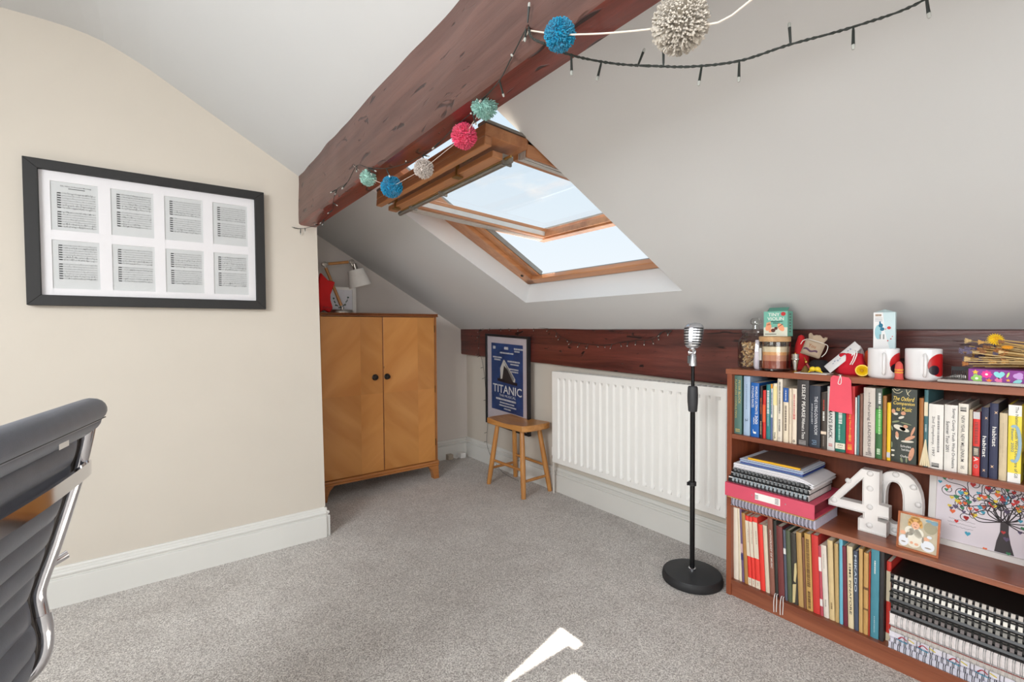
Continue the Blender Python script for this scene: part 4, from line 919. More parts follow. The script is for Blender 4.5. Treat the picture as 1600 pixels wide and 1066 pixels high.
# ------------------------------------------------------------------ lowest shelf
G3 = 'books on the lowest shelf'; z0 = .0665
low = [
 (.9705, .949, .362, (224, 214, 198), 'wide off-white folio at the end of the lowest row', dict(lean=.006, hard=False)),
 (.9485, .936, .366, (222, 210, 184), 'creased cream song book second along the lowest row', dict(lean=.010, hard=False, worn=1)),
 (.9355, .926, .366, (110, 88, 122), 'slim purple patterned score', dict(lean=.014, hard=False, bands=[(.40, .52, (206, 176, 180)), (.30, .38, (60, 56, 110))])),
 (.9255, .910, .349, (176, 130, 74), 'mustard tan book left of the red and cream set', dict(lean=.016, worn=1)),
 (.9095, .8955, .343, (232, 62, 52), 'red and cream banded paperback, first of the matching set next to the mustard book', dict(lean=.016, hard=False)),
 (.895, .881, .343, (232, 62, 52), 'red and cream banded paperback, second of the matching set', dict(lean=.016, hard=False)),
 (.8805, .8615, .347, (232, 62, 52), 'red and cream banded paperback, the thickest of the matching set', dict(lean=.016, hard=False)),
 (.861, .8435, .325, (232, 62, 52), 'red and cream banded paperback, the shorter one ending the set', dict(lean=.014, hard=False)),
 (.843, .827, .327, (214, 200, 178), 'plain beige paperback left of the brown music anthology', dict(lean=.014, hard=False)),
 (.8265, .8075, .362, (140, 92, 78), 'rose brown music anthology with white capitals', dict(lean=.013, text=[('ANTHOLOGY OF MUSIC', .60, .50, .34, W_, .1)])),
 (.807, .7955, .357, (48, 50, 46), 'slim black book with a white marker ribbon hanging from it', dict(lean=.010)),
 (.795, .7725, .341, (116, 56, 56), 'maroon cloth-bound book between the black ribboned book and slate spine', dict(lean=.012)),
 (.772, .7625, .333, (86, 92, 106), 'slim slate blue book with a white sticker', dict(lean=.010, bands=[(.66, .74, (226, 224, 220))])),
 (.762, .746, .335, (84, 92, 70), 'olive green old book next to the slate blue spine', dict(lean=.011, worn=1)),
 (.7455, .726, .331, (62, 58, 52), 'black old book with a torn spine showing cream paper', dict(lean=.011, worn=1)),
 (.7255, .7075, .341, (186, 150, 94), 'ragged tan old book with fraying spine', dict(lean=.011, worn=1)),
 (.707, .6985, .328, (128, 88, 66), 'slim brown ragged book between two tan old books', dict(lean=.010, worn=1)),
 (.698, .6765, .346, (196, 156, 90), 'tan old book with black printed title running up its spine', dict(lean=.011, worn=1, text=[('#', .62, .62, .5, (96, 66, 36), 0), ('#', .14, .22, .4, (96, 66, 36), 0)])),
 (.676, .6535, .349, (204, 56, 52), 'plain red hardback among the old tan scores', dict(lean=.010)),
 (.653, .6435, .316, (186, 78, 92), 'slim pink score with two white stickers', dict(lean=.010, hard=False, bands=[(.64, .84, (232, 226, 222)), (.14, .24, (232, 226, 222))])),
 (.643, .6255, .323, (222, 212, 200), 'whitish vocal score with faint grey lettering', dict(lean=.012, hard=False, text=[('#', .78, .2, .14, (176, 168, 162), 0), ('#', .2, .1, .2, (160, 152, 146), 0)])),
 (.625, .608, .348, (214, 190, 142), 'thick cream yellowed score', dict(lean=.010, worn=1, hard=False, text=[('#', .18, .08, .3, (130, 108, 74), 0)])),
 (.6075, .595, .343, (190, 160, 108), 'bundle-like tan score with rough page edges', dict(lean=.006, worn=1, hard=False)),
 (.5945, .5835, .365, (110, 180, 204), 'slim light blue booklet standing tall', dict(lean=.004, hard=False)),
 (.583, .5695, .343, (112, 42, 58), 'dark plum score next to the light blue booklet', dict(lean=.008)),
 (.569, .552, .348, (222, 206, 170), 'cream operetta score lettered in black', dict(lean=.007, hard=False, text=[('HMS PINAFORE', .48, .62, .38, (56, 50, 46), .05)])),
 (.5515, .5385, .338, (72, 80, 98), 'slate grey operetta score hand-lettered in white', dict(lean=.005, text=[('MIKADO', .72, .46, .58, (196, 208, 220), 0)])),
 (.538, .5265, .352, (200, 162, 104), 'slim honey coloured worn score', dict(lean=.003, worn=1)),
 (.526, .512, .343, (194, 152, 92), 'battered tan score with torn dark edge', dict(lean=.001, worn=1, bands=[(.55, .58, (110, 76, 44)), (.3, .32, (120, 86, 50))])),
 (.5115, .507, .350, (186, 60, 44), 'very slim red booklet left of the tall teal one', dict(hard=False)),
 (.5065, .4835, .364, (72, 136, 152), 'tall teal book with small white lettering', dict(dep=.2, hard=False, text=[('#', .80, .15, .14, W_, 0), ('#', .16, .18, .08, (190, 214, 220), 0)])),
 (.483, .4705, .363, (50, 48, 50), 'black folder upright beside the ring-bound stack', dict(dep=.2)),
]
for i, (y1, y0, zt_, col, lab, kw) in enumerate(low):
    kw = dict(kw); kw.setdefault('dep', .19 if zt_ > .34 else .165)
    if 'matching set' in lab:
        kw['bands'] = [(.42, .93, (222, 210, 190)), (0, .11, (222, 210, 190))]; kw['text'] = [('#', .72, .18, .16, (150, 130, 116), .15), ('#', .06, .05, .2, (150, 130, 116), 0)]
    o = book(y1, y0, z0, zt_, col, lab, G3, **kw)
    if 'ribbon' in lab:
        b = MB()
        for dy, dz in ((0, 0), (-.007, .004)):
            b.tube(bez([(1.874, y0+.008+dy, z0+.012), (1.862, y0+.007+dy, z0+.012), (1.851, y0+.006+dy*1.5, z0-.012), (1.850, y0+.005+dy*1.2, z0-.05+dz)], 6), .0014, 6)
        b.build('ribbon', WHITE, o, smooth=True)
    if 'torn spine' in lab:
        b = MB(); b.prism([(.739, .22), (.733, .225), (.731, .19), (.735, .15), (.741, .155)], 1.873, 1.876, 'yz'); b.prism([(.744, .14), (.733, .145), (.736, .075), (.744, .07)], 1.873, 1.876, 'yz'); b.build('torn_paper', mat((206, 190, 140), .9), o)
book(.4700, .4570, z0, .330, (206, 60, 50), 'red and cream book upright behind the end of the ring-bound stack', G3, xf=1.895, dep=.17, hard=False, bands=[(.5, .88, (214, 200, 172)), (.0, .1, (214, 200, 172))])

# ------------------------------------------------------------------ bound documents lying flat
def teeth(b, y0, y1, z0, z1, xf, pitch=.0143, fill=.6):
    n = int((y1-y0)/pitch); zc, h = (z0+z1)/2, (z1-z0)/2
    for i in range(n):
        y = y0+(i+.2)*pitch; w_ = pitch*fill
        pr = [(xf+.010, zc-h*.9), (xf+.002, zc-h*.85), (xf-.003, zc-h*.3), (xf-.003, zc+h*.3), (xf+.002, zc+h*.85), (xf+.010, zc+h*.9), (xf+.010, zc+h*.62), (xf+.003, zc+h*.5), (xf+.001, zc), (xf+.003, zc-h*.5), (xf+.010, zc-h*.62)]
        b.prism(pr, y, y+w_, 'xz')
def comb_doc(name, label, group, y0, y1, z0_, z1_, xf, dep, covc, combc, pagec=(226, 222, 216), pitch=.0143, spine=True, wire=False, sag=0):
    T = None
    o = thing(name, label, 'document', (xf+dep/2, (y0+y1)/2, z0_), group)
    h = z1_-z0_; t = min(.0015, h*.12)
    MB().box(xf+.006, xf+dep, y0, y1, z0_+t, z1_-t).build('pages', mat(pagec, .9, var=.08, scale=120), o)
    MB().box(xf+.004, xf+dep+.001, y0-.001, y1+.001, z1_-t, z1_).build('front_cover', mat(covc, .35), o)
    MB().box(xf+.004, xf+dep+.001, y0-.001, y1+.001, z0_, z0_+t).build('back_cover', mat(covc, .35), o)
    b = MB()
    if wire:
        n = int((y1-y0)/pitch)
        for i in range(n):
            for dy in (0, pitch*.28):
                y = y0+(i+.3)*pitch+dy; zc = (z0_+z1_)/2; rr_ = h/2+.0012
                b.tube([(xf+.008+rr_*math.cos(a)*.9, y, zc+rr_*math.sin(a)) for a in [math.pi*.35+k*math.pi*1.3/6 for k in range(7)]], .0009, 5, False)
        b.build('wire_binding', mat(combc, .35, .6), o)['kind'] = 'stuff'
    else:
        teeth(b, y0+.003, y1-.003, z0_, z1_, xf, pitch); 
        tb = b.build('comb_teeth', mat(combc, .4), o); tb['kind'] = 'stuff'
        MB().tube([(xf+.004, y0+.002, (z0_+z1_)/2-h*.1), (xf+.004, y1-.002, (z0_+z1_)/2-h*.1)], h*.30, 8).build('comb_spine', mat((24, 24, 26), .4), o, smooth=True)
    return o
GS = 'ring-bound documents stacked on the lowest shelf'
zz = z0
stack = [
 ('spiral_notebook', 'lined spiral notebook with big loose wire loops at the base of the low stack', .0195, 1.856, (206, 204, 216), (60, 60, 66), (216, 214, 226), True, .0155),
 ('spiral_notebook', 'lavender white spiral notebook with black wire second from the base of the low stack', .014, 1.858, (212, 208, 222), (52, 52, 58), (222, 220, 230), True, .0125),
 ('ring_folder', 'white paper bundle with red and blue tie loops in the low stack', .020, 1.862, (196, 192, 204), (120, 120, 126), (226, 222, 230), True, .03),
 ('wire_bound_score', 'clear covered wire-bound score with a thin red edge in the low stack', .018, 1.860, (186, 182, 176), (214, 212, 210), (206, 200, 194), True, .0143),
 ('wire_bound_score', 'white wire-bound score under the black bindings in the low stack', .040, 1.864, (196, 194, 196), (190, 190, 192), (236, 228, 226), True, .0143),
 ('comb_bound_score', 'black comb-bound score with brown teeth in the low stack', .034, 1.858, (30, 32, 32), (84, 70, 66), (60, 58, 56), False, .0143),
 ('comb_bound_score', 'black comb-bound score with dull grey teeth in the low stack', .033, 1.860, (34, 37, 36), (120, 116, 108), (70, 68, 66), False, .0143),
 ('comb_bound_score', 'black comb-bound score with bright white teeth in the low stack', .030, 1.862, (32, 34, 34), (226, 222, 212), (60, 58, 58), False, .0143),
 ('comb_bound_score', 'uppermost black comb-bound score with pale teeth of the low stack', .028, 1.866, (36, 32, 30), (196, 188, 180), (60, 58, 58), False, .0143),
]
for k, (nm, lab, h, xf_, cv, cb_, pg, wr_, pt_) in enumerate(stack):
    o = comb_doc(nm, lab, GS, .156, .453-(.004 if k % 2 else 0), zz, zz+h, xf_, .21, cv, cb_, pg, pt_, wire=wr_)
    if nm == 'ring_folder':
        for y in (.425, .375, .305, .245):
            b = MB(); b.tube(bez([(xf_+.004, y, zz+h*.3), (xf_-.007, y+.002, zz+h*.45), (xf_-.009, y-.008, zz+h*.95), (xf_-.004, y-.018, zz+h*.5)], 6), .0014, 6); b.build('red_loop', mat((170, 40, 56), .5), o, smooth=True)
            b = MB(); b.tube(bez([(xf_+.004, y+.008, zz+h*.05), (xf_-.005, y-.004, zz+.003), (xf_-.004, y-.02, zz+.001)], 6), .0013, 6); b.build('blue_loop', mat((70, 150, 180), .5), o, smooth=True)
            b = MB(); b.tube([(xf_-.002, y-.022, zz+h*.8), (xf_-.003, y-.036, zz+h*.55)], .0016, 6); b.build('yellow_tag', mat((216, 196, 70), .5), o)
    if 'red edge' in lab:
        MB().box(xf_+.0015, xf_+.006, .157, .452, zz+h-.0022, zz+h-.0004).build('red_edge', mat((140, 44, 36), .5), o)
    zz += h+.0003
# stack on the middle shelf
GM = 'notebooks and scores stacked on the middle shelf'; zm = .3882; ya, yb = .655, .962
comb_doc('spiral_notebook', 'thick white notebook with black spiral under the pink box file', GM, ya, .957, zm, zm+.034, 1.822, .21, (196, 192, 204), (40, 40, 46), (196, 192, 210), .0125, wire=True)
o = thing('folder', 'slim manila folder between notebook and pink box file', 'folder', (1.92, .81, zm+.0345), GM)
MB().box(1.812, 2.05, ya, .965, zm+.0345, zm+.0375).build('back_flap', mat((204, 160, 96), .7), o); MB().box(1.814, 2.05, ya, .963, zm+.0395, zm+.043).build('front_flap', mat((214, 172, 110), .7), o); MB().box(1.82, 2.05, ya+.004, .96, zm+.0376, zm+.0394).build('papers', WHITE, o)
PK = mat((206, 76, 100), .5, name='pink_board'); zp = zm+.0435
o = thing('box_file', 'pink box file with a white spine label lying under the comb-bound scores', 'box file', (1.92, .81, zp), GM)
x0_, x1_, h = 1.80, 2.06, .052
b = MB(); b.box(x0_, x0_+.003, .648, .968, zp, zp+h); b.box(x0_+.003, x1_, .648, .968, zp, zp+.003); b.box(x0_+.003, x1_, .648, .968, zp+h-.003, zp+h); b.build('case', PK, o)
MB().box(x0_+.02, x1_-.005, .665, .955, zp+.0031, zp+h-.012).build('papers', mat((120, 30, 44), .8), o)
MB().box(x0_-.0006, x0_, .760, .850, zp+.015, zp+.041).build('label', WHITE, o)
for y, n in ((.772, 4), (.845, 3)):
    b = MB()
    for k in range(n): b.box(x0_-.0009, x0_-.0005, y-.007, y+.006, zp+.019+k*.0055, zp+.0215+k*.0055)
    b.build('label_print', mat((90, 84, 84), .6), o)
for y in (.862, .742):
    b = MB(); b.lathe([(.0022, 0), (.0022, .0006), (.0008, .0008)], (x0_, y, zp+.028), 8, (-1, 0, 0)); b.build('rivet', CHROME, o)
zc = zp+h+.0003
for k, (h, xf_, cv, cb_, lab, y1_) in enumerate(((.024, 1.812, (30, 30, 32), (150, 160, 166), 'thick black comb-bound score with pale teeth resting on the pink box file', .962), (.017, 1.820, (32, 32, 34), (120, 124, 126), 'black comb-bound score second above the pink box file', .956), (.015, 1.826, (36, 36, 38), (96, 98, 100), 'thinner black comb-bound score third above the pink box file', .952))):
    comb_doc('comb_bound_score', lab, GM, .672, y1_, zc, zc+h, xf_, .21, cv, cb_, (206, 202, 200)); zc += h+.0003
def sheaf(name, label, col, h, x0, x1, y0, y1, droop, n=6):
    o = thing(name, label, 'papers', ((x0+x1)/2, (y0+y1)/2, zc), GM)
    for k in range(n):
        za, zb = zc+h*k/n, zc+h*(k+.8)/n; b = MB(); d = droop*(1+.25*k/n); off = .003*math.sin(k*2.3)
        b.grid(lambda u, v: (x0+(x1-x0)*v+off, y1+off-(y1-y0)*u, (za if True else 0)-d*max(0, u-.72)**2*3), 10, 1)
        g2 = MB().grid(lambda u, v: (x0+(x1-x0)*v+off, y1+off-(y1-y0)*u, zb-d*max(0, u-.72)**2*3), 10, 1); o_ = len(b.v); b.add(g2.v, [f[::-1] for f in g2.f])
        nn = len(g2.v); rim = [2*i for i in range(11)]+[2*i+1 for i in range(10, -1, -1)]
        b.f += [(rim[i], rim[(i+1) % 22], rim[(i+1) % 22]+o_, rim[i]+o_) for i in range(22)]
        b.build('sheet', mat(col[k % len(col)], .8, var=.03), o)
    return o
sheaf('paper_sheaf', 'sheaf of white papers with drooping corners on the middle stack', [(224, 222, 226), (206, 204, 210), (232, 230, 232)], .020, 1.832, 2.04, .664, .950, .06); zc += .0203
b_o = sheaf('magazine_pile', 'blue striped magazines near the summit of the middle stack', [(30, 90, 160), (190, 206, 224), (52, 60, 140), (206, 214, 226)], .020, 1.838, 2.04, .70, .928, .0, 8); zc += .0203
o = thing('notebook', 'thin dark notebook with a yellow spine crowning the middle stack', 'notebook', (1.94, .8, zc), GM)
MB().box(1.850, 2.04, .716, .897, zc, zc+.0055).build('cover', mat((112, 92, 84), .4), o, bevel=.0006)
MB().box(1.845, 1.854, .712, .900, zc-.0002, zc+.0065).build('spine', mat((232, 176, 40), .5), o, bevel=.0006)

# ------------------------------------------------------------------ light-up numerals 4 and 0
LW_ = mat((232, 229, 226), .4, var=.01, name='white_marquee_plastic')
def numeral(name, label, loops, xf, depth, bulbs, z0_):
    """loops: outer outline then holes, as (y, z) lists. Tray with raised rim."""
    o = thing(name, label, 'number light', (xf+depth/2, sum(p[0] for p in loops[0])/len(loops[0]), z0_), 'light-up numerals')
    bm = bmesh.new(); 
    def ring(l, x): return [bm.verts.new((x, y, z)) for y, z in l]
    me_src = MB()
    # face plate (recessed) by triangle fill
    rec = xf+.011
    b2 = bmesh.new(); es = []
    for l in loops:
        vs = [b2.verts.new((rec, y, z)) for y, z in l]
        for i in range(len(vs)): es.append(b2.edges.new((vs[i], vs[(i+1) % len(vs)])))
    bmesh.ops.triangle_fill(b2, edges=es, use_beauty=True, use_dissolve=False)
    b2.verts.index_update(); b = MB(); b.add([v.co.copy() for v in b2.verts], [tuple(v.index for v in f.verts) for f in b2.faces]); b2.free(); bm.free()
    b.build('face', LW_, o)
    b = MB()
    for l in loops:
        n = len(l); cx = []
        area = sum(l[i][0]*l[(i+1) % n][1]-l[(i+1) % n][0]*l[i][1] for i in range(n)); sg = 1 if area > 0 else -1
        hole = l is not loops[0]; inw = (-1 if hole else 1)*sg*.003
        ins = []
        for i in range(n):
            p0, p1, p2 = Vector(l[i-1]), Vector(l[i]), Vector(l[(i+1) % n])
            d1, d2 = (p1-p0).normalized(), (p2-p1).normalized(); n1, n2 = Vector((-d1.y, d1.x)), Vector((-d2.y, d2.x)); bis = (n1+n2); bis = bis/max(.35, bis.length_squared/2) if bis.length > .1 else n1
            q_ = p1+bis*inw*.5*2/2; ins.append((q_.x, q_.y))
        vs = [(xf, y, z) for y, z in l]+[(xf, y, z) for y, z in ins]+[(xf+depth, y, z) for y, z in l]+[(rec, y, z) for y, z in ins]
        for i in range(n):
            k = (i+1) % n; 
            b.f += [tuple(len(b.v)+q for q in f) for f in ((i, k, n+k, n+i), (i, 2*n+i, 2*n+k, k), (n+i, n+k, 3*n+k, 3*n+i))]
        b.v += [Vector(v) for v in vs]
    b.build('rim', LW_, o)
    for y, z in bulbs:
        b = MB(); b.ball((rec-.002, y, z), .0095, 14, 8, (.75, 1, 1)); b.build('bulb', mat((228, 226, 224), .25, name='frosted_bulb'), o, smooth=True)
    return o
X4 = 1.945
four = [(.655, .452), (.655, .470), (.556, .606), (.505, .606), (.505, .494), (.478, .492), (.478, .452), (.508, .450), (.508, .437), (.484, .436), (.484, .3885), (.564, .3885), (.564, .432), (.550, .434), (.550, .452)]
hole4 = [(.620, .482), (.552, .482), (.552, .572)]
numeral('number_four', 'white plastic light-up number 4 on the middle shelf', [four, hole4], X4, .034, [(.533, .592), (.533, .540), (.533, .476), (.597, .552), (.640, .470), (.533, .412)], .3885)
def oval(cy, cz, ry, rz, e, n=28):
    out = []
    for k in range(n):
        a = 2*math.pi*k/n; c, s_ = math.cos(a), math.sin(a); r_ = 1/((abs(c)**e+abs(s_)**e)**(1/e)); out.append((cy+ry*c*r_, cz+rz*s_*r_))
    return out
numeral('number_zero', 'white plastic light-up number 0 standing behind the copper photo frame', [oval(.466, .499, .066, .1105, 2.3), oval(.474, .500, .024, .072, 2.6)], 1.985, .034, [(.425, .565), (.412, .51), (.43, .44), (.472, .596), (.472, .405), (.515, .56), (.515, .44)], .3885)
# copper photo frame
f = thing('photo_frame', 'copper edged photo frame with a snapshot of a child and two babies', 'photo frame', (1.905, .393, .3885))
ln = .20
FT = lambda v: Vector((v.x+(v.z-.3885)*ln-.1*(v.y-.393)*0, v.y, v.z))
COP = mat((196, 120, 84), .25, .85, name='polished_copper')
fy0_, fy1_, fz0_, fz1_ = .342, .445, .3885, .5005; xx = 1.892
for a in ((fy0_, fy1_, fz0_, fz0_+.005), (fy0_, fy1_, fz1_-.005, fz1_), (fy0_, fy0_+.005, fz0_+.005, fz1_-.005), (fy1_-.005, fy1_, fz0_+.005, fz1_-.005)):
    MB(FT).box(xx, xx+.012, *a).build('frame_bar', COP, f)
ph = MB(FT).box(xx+.006, xx+.009, fy0_+.005, fy1_-.005, fz0_+.005, fz1_-.005).build('photo', mat((198, 186, 160), .5, var=.2, scale=18), f)
MB(FT).tube([(xx+.012, .39, .47), (xx+.035, .39, .3915)], .003, 6).build('prop', BLACK, f)
def shape(name, col, pts, d=.0004):
    b = MB(FT)
    for y, z, ry, rz in pts:
        b.slab([(ry*math.cos(t), rz*math.sin(t)) for t in [k*math.pi/8 for k in range(16)]], (xx+.0058-d, y, z), (0, -1, 0), (0, 0, 1), .0003)
    b.build(name, mat(col, .5), ph)
shape('photo_sofa', (160, 152, 124), [(.365, .468, .016, .018)]); shape('photo_wall', (120, 158, 176), [(.356, .485, .009, .006), (.37, .488, .008, .004)], .0005)
shape('photo_jumper', (226, 220, 204), [(.403, .428, .021, .030), (.415, .446, .012, .014), (.392, .444, .012, .014)], .0008)
shape('photo_hair', (212, 160, 84), [(.402, .482, .013, .009), (.413, .476, .0065, .009), (.391, .476, .0065, .009), (.416, .468, .004, .007), (.387, .468, .004, .007), (.408, .489, .006, .004), (.397, .489, .006, .004)], .0012)
shape('photo_face', (226, 170, 136), [(.401, .466, .0098, .0112), (.431, .437, .0075, .006), (.373, .433, .0075, .006), (.396, .410, .005, .004), (.408, .412, .004, .004)], .0016)
shape('photo_blanket', (222, 226, 232), [(.428, .414, .0125, .017), (.369, .413, .0165, .016), (.366, .441, .006, .0045)], .002)
shape('photo_shadow', (150, 140, 128), [(.421, .430, .003, .008), (.381, .428, .0025, .009), (.428, .410, .006, .002), (.368, .408, .008, .002)], .0022)
shape('photo_feature', (120, 66, 54), [(.4045, .469, .0012, .0010), (.3975, .469, .0012, .0010), (.401, .4615, .0035, .0010)], .0024)
# framed family tree print
f = thing('tree_print', 'white framed print of a curling tree with coloured hearts', 'picture frame', (2.03, .21, .3885))
TT = lambda v: Vector((v.x+(v.z-.3885)*.12, v.y, v.z))
tx, ty0, ty1, tz0, tz1 = 2.028, .02, .396, .3885, .640
TT_W = mat((222, 218, 214), .45, name='white_frame_paint')
for a in ((ty0, ty1, tz0, tz0+.018), (ty0, ty1, tz1-.018, tz1), (ty0, ty0+.018, tz0+.018, tz1-.018), (ty1-.018, ty1, tz0+.018, tz1-.018)):
    MB(TT).box(tx, tx+.018, *a).build('frame_bar', TT_W, f, bevel=.001)
pr_ = MB(TT).box(tx+.008, tx+.012, ty0+.017, ty1-.017, tz0+.017, tz1-.017).build('print', mat((222, 214, 220), .7, var=.01), f)
DKT = mat((66, 60, 62), .7, name='tree_ink')
def TP(px, pz, d=.0003): return (tx+.0078-d, px, pz)
cy, cz0 = .222, .43
b = MB(TT); b.prism([(.240, .408), (.236, .440), (.229, .470), (.229, .500), (.211, .500), (.211, .470), (.206, .440), (.198, .408)], tx+.0070, tx+.0079, 'yz'); b.build('trunk', DKT, pr_)
b = MB(TT); rr = random.Random(11)
def curl(y, z, r, a0, turns, sg):
    pts = []
    for k in range(18):
        t = k/17; a = a0+sg*t*turns*2*math.pi; rad = r*(1-t*.85); pts.append(TP(y+rad*math.cos(a), z+rad*math.sin(a)))
    return pts
hearts = []
TB = .0010
def inb(y, z): return ty0+.024 < y < ty1-.024 and z < tz1-.024
for side in (-1, 1):
    for k in range(9):
        ang = math.radians(12+k*11.5); R1 = .085+.085*((k*.618) % 1); ey = cy+side*R1*1.25*math.cos(ang); ez = .500+R1*.86*math.sin(ang)
        ey = min(max(ey, ty0+.045), ty1-.045); ez = min(ez, tz1-.05)
        p0 = (cy+side*.006, .498); d_ = Vector((ey-p0[0], ez-p0[1])); pn = Vector((-d_.y, d_.x))*(.22*(-1)**k)
        pts = [TP(*p0), TP(p0[0]+d_.x*.35+pn.x, p0[1]+d_.y*.35+pn.y), TP(p0[0]+d_.x*.72-pn.x*.5, p0[1]+d_.y*.72-pn.y*.5), TP(ey, ez)]
        b.tube(bez(pts, 7), [TB*(1.5-.6*i/21) for i in range(22)], 4)
        dirn = Vector((d_.x*.28+pn.x*.5, d_.y*.28+pn.y*.5)).normalized()
        for (qy, qz, dv, sg, rad) in ((ey, ez, dirn, 1, .017), (p0[0]+d_.x*.72-pn.x*.5, p0[1]+d_.y*.72-pn.y*.5, dirn, -1, .014), (p0[0]+d_.x*.4+pn.x, p0[1]+d_.y*.4+pn.y, dirn, 1 if k % 2 else -1, .012)):
            nv = Vector((-dv.y, dv.x))*sg; cc_ = Vector((qy, qz))+nv*rad
            if not inb(cc_.x, cc_.y): continue
            a0 = math.atan2(-nv.y, -nv.x); c_ = []
            for i in range(22):
                t = i/21; a_ = a0+sg*t*1.35*2*math.pi; rr_ = rad*(1-.82*t); c_.append(TP(cc_.x+rr_*math.cos(a_), cc_.y+rr_*math.sin(a_)))
            b.tube(c_, TB*.9, 4)
            if (cc_-Vector((cy, .5))).length < .05: continue
            hearts.append((cc_.x+rad*.2*sg, cc_.y)); 
            if inb(cc_.x+rad*1.4, cc_.y-rad*1.2): hearts.append((cc_.x+rad*1.4, cc_.y-rad*1.2))
b.build('branches', DKT, pr_)
hc = [(206, 52, 52), (70, 160, 186), (226, 200, 70), (66, 130, 92), (230, 110, 66), (96, 84, 110), (190, 60, 60)]
hl = [(math.sin(t)**3*.9, (13*math.cos(t)-5*math.cos(2*t)-2*math.cos(3*t)-math.cos(4*t))/16) for t in [k*math.pi/8 for k in range(16)]]
for k, (y, z) in enumerate(hearts+[(.16+.05*i, .407+.004*(i % 2)) for i in range(-2, 3)]+[(.215, .452), (.222, .47), (.160, .452), (.30, .44), (.345, .515), (.36, .60), (.35, .575)]):
    s_ = .0058 if k % 3 else .0078
    MB(TT).slab([(p[0]*s_, p[1]*s_) for p in hl], (tx+.0066, y, z), (0, -1, 0), (0, 0, 1), -.0004).build('heart', mat(hc[k % 7], .7), pr_)
for y, z, w_ in ((.315, .477, .062), (.315, .466, .066), (.316, .455, .056), (.115, .448, .058), (.115, .438, .050)):
    bb = MB(TT); rr = random.Random(int(z*1000)); n_ = int(w_/.0022)
    bb.tube([TP(y+w_/2-w_*i/n_, z+rr.uniform(-.0016, .0016)-.002*i/n_) for i in range(n_+1)], .0004, 4); bb.build('handwriting', mat((120, 112, 118), .7), pr_)
b = MB(TT); b.tube(bez([TP(.118, .402), TP(.108, .412), (TP(.112, .424)), TP(.104, .432)], 5), .0009, 5); b.tube(curl(.111, .413, .006, 0, 1.5, 1), .0009, 5); b.build('treble_clef', BLACK, pr_)
tag(MB().box(1.965, 1.968, .10, .166, .3885, .545).build('greeting_card', mat((196, 40, 96), .6)), 'magenta card propped before the white framed tree print', 'card')

# ------------------------------------------------------------------ things on top of the bookcase
ZT = .9322
CLR = pane_mat('clear_jar_glass', (.955, .965, .96), .15, .03, .7)
j = thing('storage_jar', 'large clear glass jar of wood shavings with a knobbed glass lid', 'jar', (1.962, .928, ZT))
jc = (1.962, .928, ZT)
b = MB(); b.lathe([(.050, .0), (.058, .006), (.060, .02), (.060, .105), (.054, .122), (.045, .132), (.047, .145), (.044, .145), (.043, .133), (.051, .121), (.0575, .104), (.0575, .02), (.050, .006), (.001, .006)][:7]+[(.001, .1455)], jc, 32, sq=3.2); b.build('body', CLR, j, smooth=True)
b = MB(); b.lathe([(.049, .1455), (.054, .147), (.054, .153), (.045, .158), (.014, .163), (.012, .178), (.020, .184), (.021, .196), (.014, .206), (.001, .208)], jc, 28); b.build('lid', pane_mat('lid_glass', (.93, .94, .93), .4, .05, .5), j, smooth=True)
rr = random.Random(2)
shav = [MB() for _ in range(3)]
for k in range(330):
    a, r_ = rr.random()*6.283, .048*rr.random()**.5; c = Vector((jc[0]+r_*math.cos(a)*1.05, jc[1]+r_*math.sin(a)*1.05, ZT+.010+rr.random()*.095))
    u = Vector((rr.uniform(-1, 1), rr.uniform(-1, 1), rr.uniform(-1, 1))).normalized(); v = u.cross(Vector((rr.random(), rr.random(), 1))).normalized()
    shav[k % 3].obox(c, u*.0055, v*.0034, u.cross(v)*.0007)
for s_, c_ in zip(shav, ((216, 180, 130), (186, 136, 88), (236, 212, 174))):
    s_.build('wood_shavings', mat(c_, .85), j)['kind'] = 'stuff'
# organza bag between jar and candle
def cloth_blob(name, label, cat, c, prof, col, rough=.85, seg=20, ripple=.12, sq=(1, 1), m=None, seed=0, tilt=None, group=None):
    o = MB(); n = len(prof); c = Vector(c); q_ = tilt or Matrix.Identity(3)
    def fn(u, v):
        i = min(int(v*(n-1)), n-2); t = v*(n-1)-i; r = prof[i][0]*(1-t)+prof[i+1][0]*t; z = prof[i][1]*(1-t)+prof[i+1][1]*t
        a = 2*math.pi*u; k = 1+ripple*noise.noise(Vector((math.cos(a)*1.7+seed, math.sin(a)*1.7, z*26)))+ripple*.5*math.sin(a*7+seed+z*60)
        return c+q_ @ Vector((r*k*math.cos(a)*sq[0], r*k*math.sin(a)*sq[1], z))
    o.grid(fn, seg, 14)
    return tag(o.build(name, m or mat(col, rough, bump=.2, bscale=300), smooth=True, angle=80), label, cat, group)
SHEER = pane_mat('sheer_organza', (.86, .84, .88), .6, .6)
cloth_blob('organza_bag', 'pale lilac organza bag squeezed between glass jar and candle', 'bag', (1.925, .898, ZT), [(.012, .0), (.020, .004), (.021, .04), (.019, .08), (.014, .105), (.016, .118), (.001, .118)], (222, 214, 222), sq=(1.1, .75), seed=3)
k_ = thing('candle', 'layered candle in a glass with a white label and cork lid', 'candle', (1.915, .833, ZT)); kc = (1.915, .833, ZT)
b = MB(); b.lathe([(.047, 0), (.0535, .004), (.0545, .012), (.0545, .112), (.0525, .112), (.0525, .012), (.001, .010)], kc, 36); b.build('glass', CLR, k_, smooth=True)
